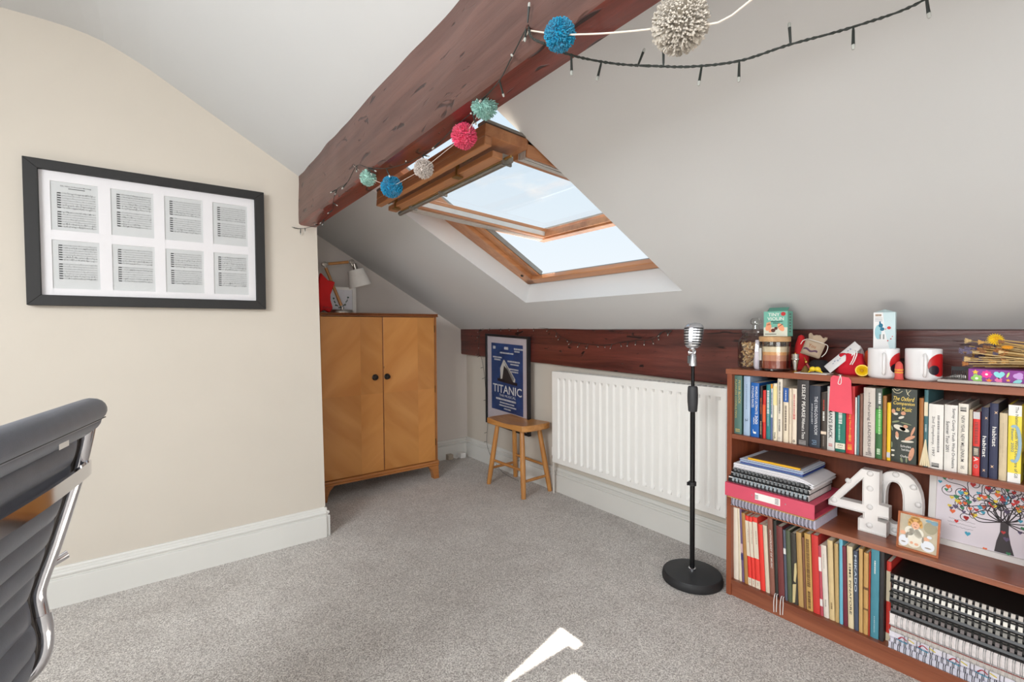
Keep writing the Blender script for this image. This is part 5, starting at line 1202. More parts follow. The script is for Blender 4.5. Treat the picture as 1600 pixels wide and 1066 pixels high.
for nm, a, z0_, z1_, c_ in (('lower_wax', .0518, .0105, .040, (150, 66, 44)), ('middle_wax', .0518, .040, .062, (206, 138, 106)), ('upper_wax', .0518, .062, .074, (232, 170, 110)), ('top_wax', .0518, .074, .094, (236, 216, 184))):
    MB().lathe([(a, z0_), (a, z1_), (.001, z1_)], kc, 36).build(nm, mat(c_, .45, spec=.4), k_, smooth=True)
b = MB(); b.lathe([(.0515, .113), (.055, .114), (.055, .131), (.050, .1335), (.001, .1335)], kc, 36); b.build('lid', wood('cork_lid', (176, 132, 88), (214, 176, 128), 'x', 10, .6), k_, smooth=True)
b = MB(); an0 = math.radians(165); pts = []
for k in range(8):
    a = math.radians(150-k*7.5); pts.append((kc[0]+.0551*math.cos(a), kc[1]+.0551*math.sin(a)))
b.add([(x_, y_, ZT+.040) for x_, y_ in pts]+[(x_, y_, ZT+.088) for x_, y_ in pts], [(k, k+1, k+9, k+8) for k in range(7)]); b.build('label', WHITE, k_, smooth=True)
# tiny violin box on the candle
TEAL = mat((112, 178, 160), .5, name='mint_card')
vb = thing('toy_box', 'small mint green violin toy box standing on the candle lid', 'box', (1.925, .823, ZT+.134)); zb = ZT+.1342
bx0, bx1, by0, by1, bh = 1.900, 1.946, .781, .868, .0955
MB().box(bx0, bx1, by0, by1, zb, zb+bh).build('carton', TEAL, vb)
MB().prism([(bx0+.003, zb+bh), (bx0+.006, zb+bh), (bx0+.022, zb+bh+.013), (bx0+.020, zb+bh+.015)], by0+.003, by1-.012).build('dark_top_strip', mat((84, 140, 124), .6), vb)  # darker green slanted strip above the carton's top edge
lf = MB().box(bx0-.0004, bx0, by0, by1, zb, zb+.034).build('pale_panel', mat((214, 216, 200), .5), vb)
letter('TINY', vb, (bx0-.0008, .830, zb+.083), RIGHT, Z, .042, .0125, mat(W_, .5), .004); letter('VIOLIN', vb, (bx0-.0008, .824, zb+.067), RIGHT, Z, .060, .0125, mat(W_, .5), .004)
for z_, w_ in ((.0565, .046), (.0505, .026)):
    bb = MB(); [bb.box(bx0-.0008, bx0-.0003, .822-w_/2+.0036*q_, .8245-w_/2+.0036*q_, zb+z_-.0018, zb+z_+.0018) for q_ in range(int(w_/.0036))]; bb.build('strapline_print', mat((30, 70, 66), .5), vb)
def face2(name, col, polys, x, par, th=.0005):
    b = MB()
    for pl in polys: b.slab(pl, (x, 0, 0), (0, 1, 0), (0, 0, 1), -th)
    return b.build(name, mat(col, .5), par)
def ell(y, z, ry, rz, a=0, n=14):
    c_, s_ = math.cos(a), math.sin(a); return [(y+ry*math.cos(t)*c_-rz*math.sin(t)*s_, z+ry*math.cos(t)*s_+rz*math.sin(t)*c_) for t in [2*math.pi*k/n for k in range(n)]]
face2('hand_print', (236, 160, 120), [ell(.850, zb+.034, .010, .015, .5), ell(.804, zb+.034, .010, .017, -.6), ell(.838, zb+.022, .012, .006, -.5)]+[ell(.856-.004*k, zb+.047+.001*k, .0016, .007, .2) for k in range(4)], bx0-.0005, vb)
face2('violin_print', (84, 40, 30), [ell(.832, zb+.022, .008, .007), ell(.822, zb+.030, .006, .006), [(.818, zb+.031), (.816, zb+.034), (.798, zb+.048), (.797, zb+.046)]], bx0-.0011, vb)
face2('round_sticker', (196, 44, 48), [ell(.796, zb+.085, .0085, .0075)], bx0-.0005, vb)
b = MB()
for k in range(7): b.box(.002+bx0, bx0+.003, 0, 0, 0, 0) if False else b.box(bx0+.016, bx0+.030, by0-.0004, by0, zb+.015+k*.011, zb+.020+k*.011)
b.build('side_print', mat((96, 110, 106), .6), vb)
b = MB()
for k in range(10): b.box(bx0-.0007, bx0-.0003, .862-.0042*k-.003, .862-.0042*k, zb+.006, zb+.0095)
b.build('foot_print', mat((70, 66, 60), .6), vb)
# red fabric pouch behind
cloth_blob('fabric_pouch', 'crimson fabric pouch slumped behind the candle', 'bag', (2.0, .772, ZT), [(.018, 0), (.030, .006), (.030, .05), (.022, .10), (.010, .135), (.001, .138)], (196, 26, 30), sq=(.9, .9), seed=5)
# silver cup
t_ = thing('trophy', 'tiny silver trophy cup with a gold foot', 'trophy', (1.888, .748, ZT)); tcx = (1.888, .748, ZT)
b = MB(); b.lathe([(.0055, .007), (.0065, .012), (.0105, .040), (.0115, .046), (.0135, .048), (.0135, .051), (.0115, .053), (.0125, .068), (.0135, .069), (.0125, .069), (.001, .060)], tcx, 24); b.build('cup', mat((206, 204, 200), .18, 1, name='silver'), t_, smooth=True)
GOLD = mat((212, 168, 84), .22, 1, name='gold')
b = MB(); b.lathe([(.011, 0), (.0112, .002), (.007, .004), (.005, .0072), (.001, .0075)], tcx, 20); b.ball((tcx[0], tcx[1], ZT+.070), .0035, 10, 6); b.build('gold_trim', GOLD, t_, smooth=True)
# hessian drawstring bag
def q_axes(ux, uy):
    ux = Vector(ux).normalized(); uy = (Vector(uy)-ux*Vector(uy).dot(ux)).normalized(); return Matrix((ux, uy, ux.cross(uy))).transposed()
HES = mat((176, 156, 134), .95, bump=.5, bscale=500, name='hessian')
hb = thing('drawstring_bag', 'small hessian drawstring bag with brown lettering', 'bag', (1.965, .715, .985))
hux = Vector((0, -.95, -.30)); huy = Vector((.18, -.28, .94)); HQ = q_axes(hux, huy); hc_ = Vector((1.958, .716, 1.020))
def pillow(b, c, Q, w_, h_, t_, puff=1.0, nu=12, nv=12, top=None):
    for sg in (1, -1):
        b.grid(lambda u, v: c+Q @ Vector(((u-.5)*w_*(1-(.1 if top else 0)*max(0, v-.8)*5), (v-.5)*h_, sg*t_/2*((1-(2*u-1)**4)*(1-(2*v-1)**4))**.5*puff)), nu, nv)
    return b
b = MB(); pillow(b, hc_, HQ, .068, .060, .030); b.build('pouch', HES, hb, smooth=True)
b = MB(); b.grid(lambda u, v: hc_+HQ @ Vector(((.026+.006*v)*math.cos(2*math.pi*u), .030+.020*v+.004*math.sin(12*math.pi*u)*v, (.008+.004*v)*math.sin(2*math.pi*u)+.002*math.sin(14*math.pi*u)*v)), 36, 4); b.build('gathered_neck', HES, hb, smooth=True)
b = MB(); P_ = lambda x_, y_, z_: hc_+HQ @ Vector((x_, y_, z_))
b.tube([P_(.028*math.cos(a), .029, .012*math.sin(a)) for a in [k*math.pi/10 for k in range(21)]], .0014, 6, False)
b.tube(bez([P_(-.028, .029, 0), P_(-.040, .018, .004), P_(-.043, .002, .004)], 6), .0013, 6); b.tube(bez([P_(.028, .029, 0), P_(.044, .024, .004), P_(.047, .0, .004), P_(.040, -.020, .004)], 6), .0013, 6); b.build('cord', mat((226, 220, 210), .9), hb, smooth=True)
letter('You', hb, P_(0, .008, .0157), HQ @ Vector((1, 0, 0)), HQ @ Vector((0, 1, 0)), .026, .013, mat((150, 96, 56), .7), .012)
if (HQ @ Vector((0, 0, 1))).x > 0: pass
b = MB(); b.grid(lambda u, v: P_(-.024+.048*u, -.013+.007*v+.003*math.sin(u*9), .0150), 12, 1); b.build('scroll_print', mat((84, 52, 74), .7), hb)
cloth_blob('velvet_pouch', 'black velvet pouch lying under the hessian bag', 'bag', (1.975, .700, ZT), [(.030, 0), (.036, .008), (.034, .03), (.020, .044), (.001, .046)], (26, 24, 28), sq=(.8, 1.1), seed=9)
# little bell, jester figure and moustache
b = MB(); b.lathe([(.014, 0), (.0155, .002), (.012, .010), (.007, .020), (.003, .026), (.001, .027)], (1.893, .716, ZT), 20); tag(b.build('hand_bell', mat((122, 98, 50), .4, .6, name='aged_brass'), smooth=True), 'dull brass bell shape beside the yellow moustache', 'bell')
fg = thing('figurine', 'tiny gold and red figurine leaning behind the brass bell', 'figurine', (1.918, .720, ZT))
b = MB(); b.tube([(1.918, .706, ZT+.002), (1.918, .716, ZT+.022), (1.917, .721, ZT+.034)], [.006, .005, .003], 8); b.build('body', mat((150, 40, 34), .5), fg, smooth=True)
b = MB(); b.ball((1.917, .7225, ZT+.039), .0055, 10, 7); b.tube([(1.917, .724, ZT+.042), (1.917, .730, ZT+.056)], [.003, .001], 6); b.build('head', GOLD, fg, smooth=True)
b = MB()
for sg in (1, -1):
    pts = [(1.886, .681+sg*.001, ZT+.013), (1.885, .681+sg*.008, ZT+.017), (1.886, .681+sg*.015, ZT+.011), (1.888, .681+sg*.022, ZT+.005)]
    b.tube(bez(pts, 5), [.006+.0045*math.sin(math.pi*min(1, i/15*1.3)) - (.004*i/15) for i in range(16)], 12)
tag(b.build('moustache', mat((232, 200, 36), .45), smooth=True), 'bright yellow foam moustache lying on the bookcase edge', 'toy moustache')
# printed packet leaning
pk = thing('paper_packet', 'white printed paper packet leaning over the red bag', 'packet', (1.91, .62, ZT))
d_ = Vector((.12, -.085, .085)).normalized()
ux = Vector((.02, -.092, .096)).normalized(); uy = Vector((.55, .5, .62)); PQ = q_axes(ux, uy); pc = Vector((1.925, .610, .993))
b = MB(); pillow(b, pc, PQ, .128, .042, .008, 1, 12, 6); b.build('sleeve', mat((224, 222, 222), .8, bump=.1), pk, smooth=True)
b = MB(); nz_ = PQ @ Vector((0, 0, 1)); sg = -1 if nz_.x > 0 else 1
for k in range(9): b.obox(pc+PQ @ Vector((-.035+.009*k, .004*math.sin(k*1.9), sg*.0043)), PQ @ Vector((.0028, 0, 0)), PQ @ Vector((0, .0016+.001*(k % 3), 0)), PQ @ Vector((0, 0, .0002)))
b.build('print', mat((170, 176, 192), .7), pk)
cloth_blob('organza_bag', 'white organza bag crumpled behind the leaning packet', 'bag', (1.995, .592, ZT), [(.026, 0), (.032, .01), (.030, .05), (.022, .085), (.014, .102), (.001, .104)], (214, 206, 206), sq=(.7, 1.0), seed=14)
cloth_blob('mesh_bag', 'cherry red mesh bag with white cord handles in front of the orange cloth', 'bag', (1.935, .585, ZT), [(.026, 0), (.036, .005), (.036, .022), (.030, .046), (.024, .076), (.001, .078)], (200, 16, 40), sq=(.75, 1.25), seed=21, ripple=.2)
b = MB()
for dy in (0, -.006): b.tube(bez([(1.903, .580+dy, ZT+.038), (1.898, .570+dy, ZT+.058), (1.902, .566+dy, ZT+.080), (1.915, .574+dy, ZT+.088)], 6), .0016, 6)
tag(b.build('cord_handle', WHITE, smooth=True), 'white cord loops draped on the cherry red bag', 'cord')
cloth_blob('orange_cloth', 'orange and red patterned cloth bundle beside the mug with the card', 'cloth', (1.995, .540, ZT), [(.022, 0), (.030, .006), (.030, .05), (.024, .084), (.001, .088)], (206, 76, 30), sq=(.7, .9), seed=31)
hn = thing('yellow_horn', 'small yellow trumpet-shaped toy facing out beside the white mug', 'toy', (1.905, .543, ZT))
hnA = Vector((-.93, -.30, .12)).normalized(); hc2 = Vector((1.895, .543, ZT+.0205))
b = MB(); b.lathe([(.007, -.03), (.009, -.02), (.014, -.008), (.019, 0), (.0195, .002), (.016, .002), (.010, -.005), (.005, -.014), (.001, -.015)], hc2, 24, hnA); b.build('bell', mat((236, 196, 24), .4), hn, smooth=True)
b = MB(); b.ball(hc2-hnA*.008, .0045, 8, 6); b.build('clapper', mat((190, 140, 30), .5), hn, smooth=True)
# pink luggage tag hanging over the front
tg = thing('luggage_tag', 'coral pink card tag hanging over the bookcase front edge', 'tag', (1.85, .594, .81))
b = MB(); b.prism([(.625, .811), (.556, .807), (.560, .920), (.567, .930), (.612, .934), (.620, .926)], 1.8492, 1.8502, 'yz'); b.build('card', mat((226, 78, 96), .6), tg)
b = MB(); b.tube(bez([(1.862, .592, ZT+.004), (1.850, .592, ZT+.002), (1.8475, .594, .922), (1.8475, .597, .908), (1.8475, .591, .905), (1.8475, .588, .914), (1.850, .591, ZT+.003), (1.864, .602, ZT+.003)], 5), .0012, 6); b.build('string', WHITE, tg, smooth=True)
b = MB(); b.lathe([(.003, 0), (.003, .0004), (.001, .0005)], (1.8492, .592, .922), 10, (-1, 0, 0)); b.build('eyelet', mat((150, 40, 60), .6), tg)
tag(MB().box(1.872, 1.935, .640, .745, ZT, ZT+.0018).build('paper_slip', WHITE), 'flat white paper slip beneath the little trophy and moustache', 'paper')
# mugs
MUG = mat((232, 231, 232), .2, var=.01, coat=.3, name='glazed_white_mug')
def mug(label, c, r, h, hdir, emb):
    o = thing('mug', label, 'mug', c, 'white mugs on the bookcase')
    b = MB(); b.lathe([(r*.86, 0), (r*.97, .004), (r, .010), (r, h-.002), (r-.0018, h), (r-.0036, h-.002), (r-.0036, .012), (.001, .008)], c, 40); b.build('body', MUG, o, smooth=True)
    hd_ = Vector((math.cos(hdir), math.sin(hdir), 0)); cc = Vector(c)
    b = MB(); b.tube(bez([cc+hd_*(r-.002)+Z*(h*.80), cc+hd_*(r+.017)+Z*(h*.80), cc+hd_*(r+.027)+Z*(h*.62), cc+hd_*(r+.027)+Z*(h*.42), cc+hd_*(r+.016)+Z*(h*.20), cc+hd_*(r-.002)+Z*(h*.19)], 6), .0062, 12, flat=.75); b.build('handle', MUG, o, smooth=True)
    for nm, R_, col, off in (('round_emblem', h*.36, (196, 30, 34), 0), ('dark_emblem', h*.15, (40, 30, 40), -.015)):
        b = MB(); rr2 = r+.0004+(.0003 if off else 0); n = 10; vs = []; fs = []
        def em(u, v):
            a = 2*math.pi*u; rad = R_*v; y_ = rad*math.cos(a)+(off*1.2); z_ = rad*math.sin(a)+off
            an = emb+y_/r; return (c[0]+rr2*math.cos(an), c[1]+rr2*math.sin(an), c[2]+h*.5+z_)
        b.grid(em, 28, 5); b.build(nm, mat(col, .3), o, smooth=True)
    return o
cam_dir = math.atan2(-.5, -1.9)
mug('white mug holding a folded card, red disc on its side', (1.915, .490, ZT), .042, .097, math.atan2(-.62, -1.9)+.0-.30+.25, math.atan2(-.50, -1.9)+1.2)
mug('white mug with a red disc standing alone next to the tray', (1.915, .389, ZT), .045, .098, math.atan2(-.62, -1.9)-.05, math.atan2(-.4, -1.9)+1.0)
cd = thing('card_box', 'pale blue pocket card sticking out of the white mug', 'card', (1.915, .488, ZT+.01)); 
CQ = q_axes((.10, -.99, 0), (0, 0, 1)); 
cx_ = 1.91
MB().box(cx_, cx_+.012, .459, .517, ZT+.012, ZT+.215).build('sleeve', mat((196, 216, 220), .6), cd)
MB().prism([(.517, ZT+.012), (.459, ZT+.012), (.472, ZT+.09), (.486, ZT+.150), (.492, ZT+.215), (.517, ZT+.215)], cx_-.0008, cx_, 'yz').build('white_panel', mat((230, 230, 230), .6), cd)
MB().prism([(.517, ZT+.215), (.459, ZT+.215), (.488, ZT+.225)], cx_+.002, cx_+.010, 'yz').build('top_flap', mat((150, 168, 170), .6), cd)
face2('round_window', (150, 196, 206), [ell(.504, ZT+.150, .009, .024)], cx_-.0009, cd); face2('blue_drops', (20, 110, 140), [ell(.497, ZT+.172, .006, .007), ell(.493, ZT+.160, .006, .006), ell(.499, ZT+.181, .0022, .005)], cx_-.0014, cd)
face2('red_spots', (196, 50, 44), [ell(.475, ZT+.164, .005, .005), ell(.470, ZT+.128, .002, .002), ell(.478, ZT+.122, .002, .002), ell(.484, ZT+.160, .0015, .0015), ell(.466, ZT+.136, .0016, .0016)], cx_-.0009, cd); face2('grey_bars', (140, 146, 146), [[(.500, ZT+.127), (.496, ZT+.127), (.496, ZT+.143), (.500, ZT+.143)], [(.491, ZT+.127), (.487, ZT+.127), (.487, ZT+.143), (.491, ZT+.143)]], cx_-.0014, cd)
b = MB(); [b.box(cx_-.0012, cx_-.0008, .496+.0042*k, .4992+.0042*k, ZT+.2025, ZT+.2095) for k in range(4)]; b.build('brand_print', mat((150, 120, 90), .6), cd)
b = MB(); [b.box(cx_-.0012, cx_-.0008, .493, .513, ZT+.196-.005*k, ZT+.1975-.005*k) for k in range(3)]; b.build('small_print', mat((160, 160, 164), .6), cd)
# knitted finger puppet
kp = thing('knitted_puppet', 'coral knitted finger puppet hat with yellow stripes between the mugs', 'toy', (1.882, .4415, ZT)); kpc = (1.882, .4415, ZT)
b = MB(); b.lathe([(.0115, 0), (.0122, .002), (.0105, .010), (.0105, .036), (.0090, .048), (.005, .055), (.001, .057)], kpc, 20); b.build('cap', mat((226, 92, 84), .95, bump=.8, bscale=420), kp, smooth=True)
for z in (.020, .028): MB().lathe([(.0106, z), (.0111, z+.001), (.0111, z+.0035), (.0106, z+.0045)], kpc, 20).build('stripe', mat((226, 160, 60), .95, bump=.6, bscale=420), kp, smooth=True)
# silver tray, black comb, purple box, dried flowers
tr_ = thing('serving_tray', 'thin silver tray under the purple flowered box', 'tray', (1.96, .21, ZT))
b = MB(); b.box(1.868, 2.07, .06, .345, ZT, ZT+.004); b.build('plate', STEEL, tr_, bevel=.001)
b = MB()
for a in ((1.866, 1.872, .058, .347), (2.066, 2.072, .058, .347)): b.box(a[0], a[1], a[2], a[3], ZT+.001, ZT+.011)
for a in ((.058, .064), (.341, .347)): b.box(1.872, 2.066, a[0], a[1], ZT+.001, ZT+.011)
b.build('rim', mat((206, 200, 196), .25, .9), tr_, bevel=.0015)
hcx = thing('hair_comb', 'black wide-toothed comb standing on the silver tray behind the mug', 'comb', (1.99, .318, ZT+.0045))
MB().box(1.988, 1.992, .295, .336, ZT+.030, ZT+.042).build('spine', BLACK, hcx)
for k in range(9): MB().box(1.9885, 1.9915, .2965+.0046*k, .2985+.0046*k, ZT+.0045, ZT+.030).build('tooth', BLACK, hcx)
tag(MB().prism([(.296, ZT+.0045), (.262, ZT+.0045), (.262, ZT+.022), (.290, ZT+.036), (.296, ZT+.034)], 1.955, 1.965, 'yz').build('leather_patch', mat((92, 76, 54), .7, bump=.3)), 'olive brown leather offcut leaning on the purple box', 'leather piece')
px = thing('flowered_box', 'purple cardboard box covered in bright stars, hearts and flowers', 'box', (1.93, .19, ZT+.0045)); zb = ZT+.0045
qx0, qx1, qy0, qy1, qh = 1.878, 1.960, .075, .281, .040
MB().box(qx0, qx1, qy0, qy1, zb, zb+qh).build('carton', mat((134, 46, 140), .5), px, bevel=.0008)
def star(y, z, r, k=5, inn=.45): return [(y+(r if i % 2 == 0 else r*inn)*math.sin(math.pi*i/k), z+(r if i % 2 == 0 else r*inn)*math.cos(math.pi*i/k)) for i in range(2*k)]
def flower(y, z, r, k=5): return [(y+r*(.72+.28*abs(math.cos(k*a/2)))*math.cos(a), z+r*(.72+.28*abs(math.cos(k*a/2)))*math.sin(a)) for a in [2*math.pi*i/40 for i in range(40)]]
def heart(y, z, s_): return [(y+p[0]*s_, z+p[1]*s_) for p in hl]
decs = [(star(.266, zb+.031, .0075), (236, 190, 40)), (flower(.263, zb+.013, .0125), (146, 200, 96)), (flower(.243, zb+.026, .0115, 8), (226, 40, 140)), (star(.238, zb+.0085, .0078), (240, 130, 50)), (heart(.218, zb+.026, .0125), (136, 214, 220)), (flower(.219, zb+.011, .0080), (226, 110, 160)), (star(.2005, zb+.012, .005), (240, 170, 60)), (ell(.201, zb+.027, .0022, .008, .3), (200, 220, 120)), (flower(.181, zb+.025, .0105, 3), (196, 150, 214)), (ell(.183, zb+.009, .010, .0055, -.6), (140, 210, 214)), (star(.159, zb+.026, .0085), (240, 110, 50)), (flower(.160, zb+.010, .0105, 8), (226, 36, 130)), (heart(.138, zb+.022, .010), (136, 214, 220)), (flower(.115, zb+.02, .012), (236, 190, 60)), (star(.093, zb+.02, .009), (226, 60, 140))]
for k, (pl, c_) in enumerate(decs): face2('sticker', c_, [pl], qx0-.0002, px)
face2('flower_centre', (246, 236, 226), [ell(.243, zb+.026, .003, .003), ell(.263, zb+.013, .0035, .0035), ell(.160, zb+.010, .003, .003)], qx0-.0009, px)
df = thing('dried_flowers', 'bundle of dried straw flowers with one yellow bloom lying on the purple box', 'dried flowers', (1.95, .17, ZT+.046))
rr = random.Random(8); stems = [MB() for _ in range(3)]; heads = []
for k in range(150):
    x_ = rr.uniform(1.89, 2.02); zt0 = zb+qh+.004+rr.random()*.050*(1 if k % 4 else 1.5); y0_ = rr.uniform(-.02, .06); y1_ = rr.uniform(.15, .30)
    zlim = 1.10+.577*(2.1-x_)-.02
    p2_ = Vector((x_+rr.uniform(-.02, .015), y1_, min(zlim, zt0+rr.uniform(-.008, .026)))); p0_ = Vector((x_, y0_, zb+qh+.006+rr.random()*.03)); 
    stems[k % 3].tube(bez([p0_, (p0_+p2_)/2+Vector((0, 0, rr.uniform(-.004, .006))), p2_], 3), .0011 if k % 5 else .0018, 5)
    if y1_ > .2 and k % 2 == 0: heads.append(p2_)
for s_, c_ in zip(stems, ((196, 160, 98), (160, 124, 72), (214, 186, 134))): s_.build('stalks', mat(c_, .85), df)['kind'] = 'stuff'
hcol = [(200, 156, 92), (176, 116, 66), (110, 100, 122), (222, 190, 136), (150, 106, 70), (96, 86, 104)]
for k, p in enumerate(heads):
    b = MB(); r_ = rr.uniform(.006, .011)
    for q in range(9):
        a = 2*math.pi*q/9; dv = Vector((.5*math.cos(a), .7+.3*rr.random(), .6*math.sin(a))).normalized(); b.tube([p, p+dv*r_*.6, p+dv*r_*1.3], [.0012, .0026, .0006], 5)
    b.ball(p, r_*.5, 8, 6); b.build('seed_head', mat(hcol[k % 6], .9), df)
b = MB(); fc = Vector((1.905, .230, 1.062)); fnA = Vector((-.86, -.25, .35)).normalized(); fu = fnA.cross(Z).normalized(); fv = fnA.cross(fu)
for ringn, (r_, n_) in enumerate(((.018, 20), (.014, 16), (.009, 12))):
    for k in range(n_):
        a = 2*math.pi*k/n_+ringn*.2; dv = (fu*math.cos(a)+fv*math.sin(a))
        b.tube([fc+fnA*.003*ringn, fc+dv*r_*.6+fnA*(.003+.003*ringn), fc+dv*r_+fnA*.003*ringn], [.0012, .0024, .0007], 5)
b.build('yellow_petals', mat((240, 196, 30), .7), df); MB().ball(fc+fnA*.008, .006, 10, 7).build('yellow_centre', mat((226, 168, 20), .8), df)
b = MB(); b.tube(bez([fc, fc+Vector((.02, -.08, -.012)), fc+Vector((.02, -.2, -.02))], 5), .0016, 5); b.build('bloom_stalk', mat((196, 160, 98), .85), df)
b = MB(); fc2 = Vector((1.90, .205, 1.040))
for k in range(14): a = 2*math.pi*k/14; b.tube([fc2, fc2+Vector((-.004, math.cos(a)*.012, math.sin(a)*.006))], [.002, .0008], 5)
b.build('orange_petals', mat((232, 160, 40), .7), df)

# ------------------------------------------------------------------ pom-pom garland
gd = thing('pompom_garland', 'white cord garland of woollen pom-poms slung from the ceiling beam', 'garland', (.6, .72, 1.60))
def pom(c, R_, col, seed, n=900):
    rr = random.Random(seed); b = MB(); c = Vector(c)
    ga = math.pi*(3-5**.5)
    for k in range(n):
        z_ = 1-2*(k+.5)/n; r_ = math.sqrt(1-z_*z_); d = Vector((r_*math.cos(ga*k), r_*math.sin(ga*k), z_)); d = (d+Vector((rr.gauss(0, .14), rr.gauss(0, .14), rr.gauss(0, .14)))).normalized()
        u = d.orthogonal().normalized(); w_ = d.cross(u); L_ = R_*rr.uniform(.90, 1.06); wd = R_*.045
        base = [c+d*R_*.45+(u*math.cos(a)+w_*math.sin(a))*wd*.8 for a in (0, 2.09, 4.19)]; top_ = [c+d*L_+(u*math.cos(a)+w_*math.sin(a))*wd for a in (0, 2.09, 4.19)]
        b.add(base+top_, [(0, 1, 4, 3), (1, 2, 5, 4), (2, 0, 3, 5), (3, 4, 5)])
    b.ball(c, R_*.72, 14, 10)
    return b.build('pompom', mat(col, .95, var=.18, scale=120, sheen=.3), gd)
hook = Vector((.588, .714, 1.680))
PB2, PBG = Vector((.559, .596, 1.602)), Vector((.597, .39, 1.529))
Pt, Pp, Pg, Pb, Pm, Pe = Vector((.64, .947, 1.640)), Vector((.655, 1.067, 1.609)), Vector((.66, 1.311, 1.592)), Vector((.645, 1.521, 1.585)), Vector((.60, 1.618, 1.632)), Vector((.588, 1.735, 1.706))
pom(PBG, .0385, (196, 188, 176), 1, 1300); pom(PB2, .0265, (0, 140, 178), 2); pom(Pt, .033, (140, 184, 174), 3, 500); pom(Pp, .0335, (222, 66, 106), 4); pom(Pg, .030, (196, 186, 178), 5, 700); pom(Pb, .036, (0, 136, 178), 6); pom(Pm, .029, (150, 190, 178), 7, 420)
b = MB()
for a_, c_ in ((hook, Pt), (Pt, Pp), (Pp, Pg), (Pg, Pb), (Pb, Pm), (Pm, Pe)): b.tube([a_, c_], .0013 if a_ is hook else .0006, 6)
CORDW = mat((226, 214, 200), .9, name='cotton_cord')
b.tube([hook, PB2], .0014, 6); b.tube(bez([PB2, (PB2+PBG)/2-Vector((0, 0, .004)), PBG, PBG+Vector((.02, -.09, -.008)), PBG+Vector((.0, -.35, .12))], 6), .0014, 6); b.build('cord', CORDW, gd, smooth=True)

# ------------------------------------------------------------------ fairy lights
WIRE = mat((34, 40, 36), .5, name='dark_green_cable')
def bulb_meshes():
    b = MB(); b.tube([(0, 0, 0), (0, 0, .006), (0, 0, .022), (0, 0, .028)], [.0012, .0020, .0023, .0026], 8); a = b.mesh('lamp_holder', WIRE, Vector(), True)
    b = MB(); b.lathe([(.0026, .028), (.0026, .033), (.0018, .0355), (.0005, .036)], (0, 0, 0), 8); c = b.mesh('lamp_tip', mat((170, 172, 166), .15, name='clear_led'), Vector(), True)
    return a, c
BH, BT = bulb_meshes()
def string(label, pts, bulbs_, rad=.0013, twist=True, scale=1.0):
    o = thing('string_light', label, 'fairy lights', tuple(pts[len(pts)//2]))
    P_ = bez(pts, 10); 
    for ph in ((0, math.pi) if twist else (0,)):
        q = []
        acc = 0
        for i, p in enumerate(P_):
            if i: acc += (p-P_[i-1]).length
            t = (P_[min(i+1, len(P_)-1)]-P_[max(i-1, 0)]).normalized(); u = t.orthogonal().normalized(); w_ = t.cross(u); a = acc*260+ph
            q.append(p+(u*math.cos(a)+w_*math.sin(a))*rad*.8 if twist else p)
        MB().tube(q, rad, 6).build('wire', WIRE, o, smooth=True)
    for c, d in bulbs_:
        M_ = Matrix.Translation(Vector(c)) @ Vector((0, 0, 1)).rotation_difference(Vector(d)).to_matrix().to_4x4() @ Matrix.Scale(scale, 4)
        h_ = put(BH, 'lamp_holder', o, M_); t_ = bpy.data.objects.new('lamp_tip', BT); COL.objects.link(t_); t_.parent = h_; ORG[t_] = ORG[o]
    return o
R3 = Vector((r2.x, r2.y, 0)); 
sw_pts = [(.588, .716, 1.69), (.575, .690, 1.650), (.580, .655, 1.622), (.631, .642, 1.614), (.715, .610, 1.612), (.777, .557, 1.604), (.804, .498, 1.586), (.843, .431, 1.579), (.882, .364, 1.589), (.935, .286, 1.600), (.987, .210, 1.621), (1.0, .15, 1.66), (.93, .02, 1.72)]
vd = lambda a: R3*math.sin(a)+Z*math.cos(a)
string('dark fairy light cable swooping from the beam across the sloping ceiling', sw_pts, [((.631, .642, 1.614), vd(3.12)), ((.690, .620, 1.612), vd(3.38)), ((.760, .590, 1.612), vd(.38)), ((.780, .545, 1.600), vd(0)), ((.812, .485, 1.585), vd(3.30)), ((.843, .431, 1.579), vd(3.16)), ((.884, .362, 1.589), vd(-.08)), ((.935, .286, 1.600), vd(3.14)), ((.990, .205, 1.630), vd(2.98))], .0016, True, 1.05)
bs = [(.586, .716, 1.690), (.588, .77, 1.655), (.600, .83, 1.6365), (.615, .905, 1.6365), (.632, .99, 1.637), (.640, 1.09, 1.6365), (.656, 1.20, 1.6365), (.662, 1.32, 1.6365), (.650, 1.42, 1.6365), (.618, 1.50, 1.6365), (.586, 1.58, 1.655), (.586, 1.69, 1.692), (.586, 1.80, 1.660), (.587, 1.93, 1.665), (.60, 2.03, 1.637), (.635, 2.15, 1.637), (.655, 2.35, 1.637), (.66, 2.48, 1.634), (.62, 2.578, 1.628), (.585, 2.583, 1.622)]
rr = random.Random(4); bl = []
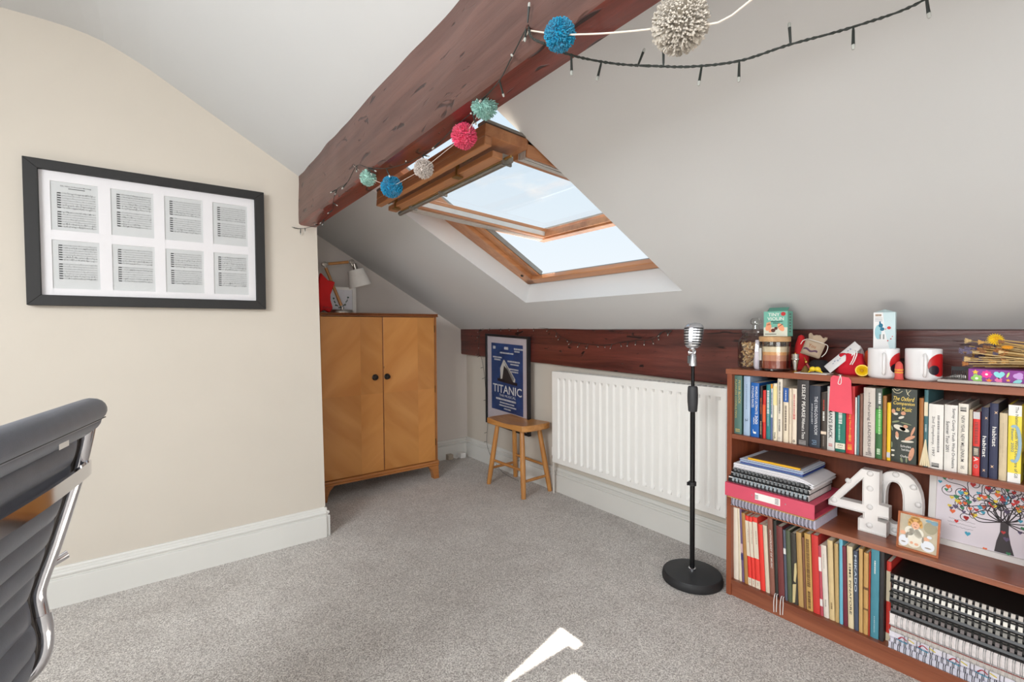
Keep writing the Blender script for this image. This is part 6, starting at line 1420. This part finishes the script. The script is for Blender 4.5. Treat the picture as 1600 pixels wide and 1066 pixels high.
for i, p in enumerate(bs[1:-1]):
    for _ in range(1 if i % 3 else 2): bl.append((p, Vector((rr.uniform(-.9, .3), rr.uniform(-1, .4), rr.uniform(-.8, -.05))).normalized()))
bl += [((.60, 2.583, 1.625), Vector((-.1, -.2, -1))), ((.59, 2.583, 1.622), Vector((-1, -.15, .1))), ((.586, .72, 1.69), Vector((-.2, -.1, -1))), ((.586, .716, 1.695), Vector((-.1, -.3, 1)))]
string('dark fairy light cable pinned along the underside of the ceiling beam', bs, bl, .0012, False, .95)
b = MB(); b.lathe([(.0012, 0), (.0012, .012), (.004, .012), (.004, .014), (.001, .014)], (.598, .716, 1.686), 8, (-1, 0, 0)); tag(b.build('nail', mat((70, 34, 24), .6, .3), smooth=True), 'rusty nail in the ceiling beam holding garland and lights', 'nail')
px_ = 2.091
ps = [(px_+.014, 3.20, .10), (px_+.026, 3.20, .34), (px_+.026, 3.20, .60), (px_+.014, 3.21, .84), (px_-.002, 3.205, .90), (px_-.002, 3.19, 1.05), (px_, 3.15, 1.112), (px_, 2.9, 1.108), (px_, 2.684, 1.110), (px_-.002, 2.337, 1.100), (px_-.003, 2.232, 1.050), (px_-.003, 2.126, 1.018), (px_-.003, 1.988, 1.006), (px_-.003, 1.86, 1.002), (px_-.003, 1.741, 1.020), (px_-.003, 1.63, 1.034), (px_-.003, 1.526, 1.042), (px_-.002, 1.467, 1.080), (px_, 1.41, 1.088)]
ps = [(2.04, 2.62, .012), (2.07, 2.85, .012), (2.118, 3.02, .04), (2.122, 3.11, .10), (2.124, 3.15, .187), (2.146, 3.168, .34), (2.148, 3.19, .52), (2.146, 3.205, .70), (2.120, 3.21, .86)]+ps[4:]
bl = []
for i, p in enumerate(bez(ps, 2)[7:]):
    dirv = Vector((-.25, rr.uniform(-.8, .8), rr.uniform(-1, -.2))) if p.z > .9 else Vector((-.35, rr.choice((-1, 1))*.8, -.3))
    bl.append((p, dirv.normalized()))
string('dark fairy light cable draped along the wall beam and down beside the poster', ps, bl, .0013, False, .85)
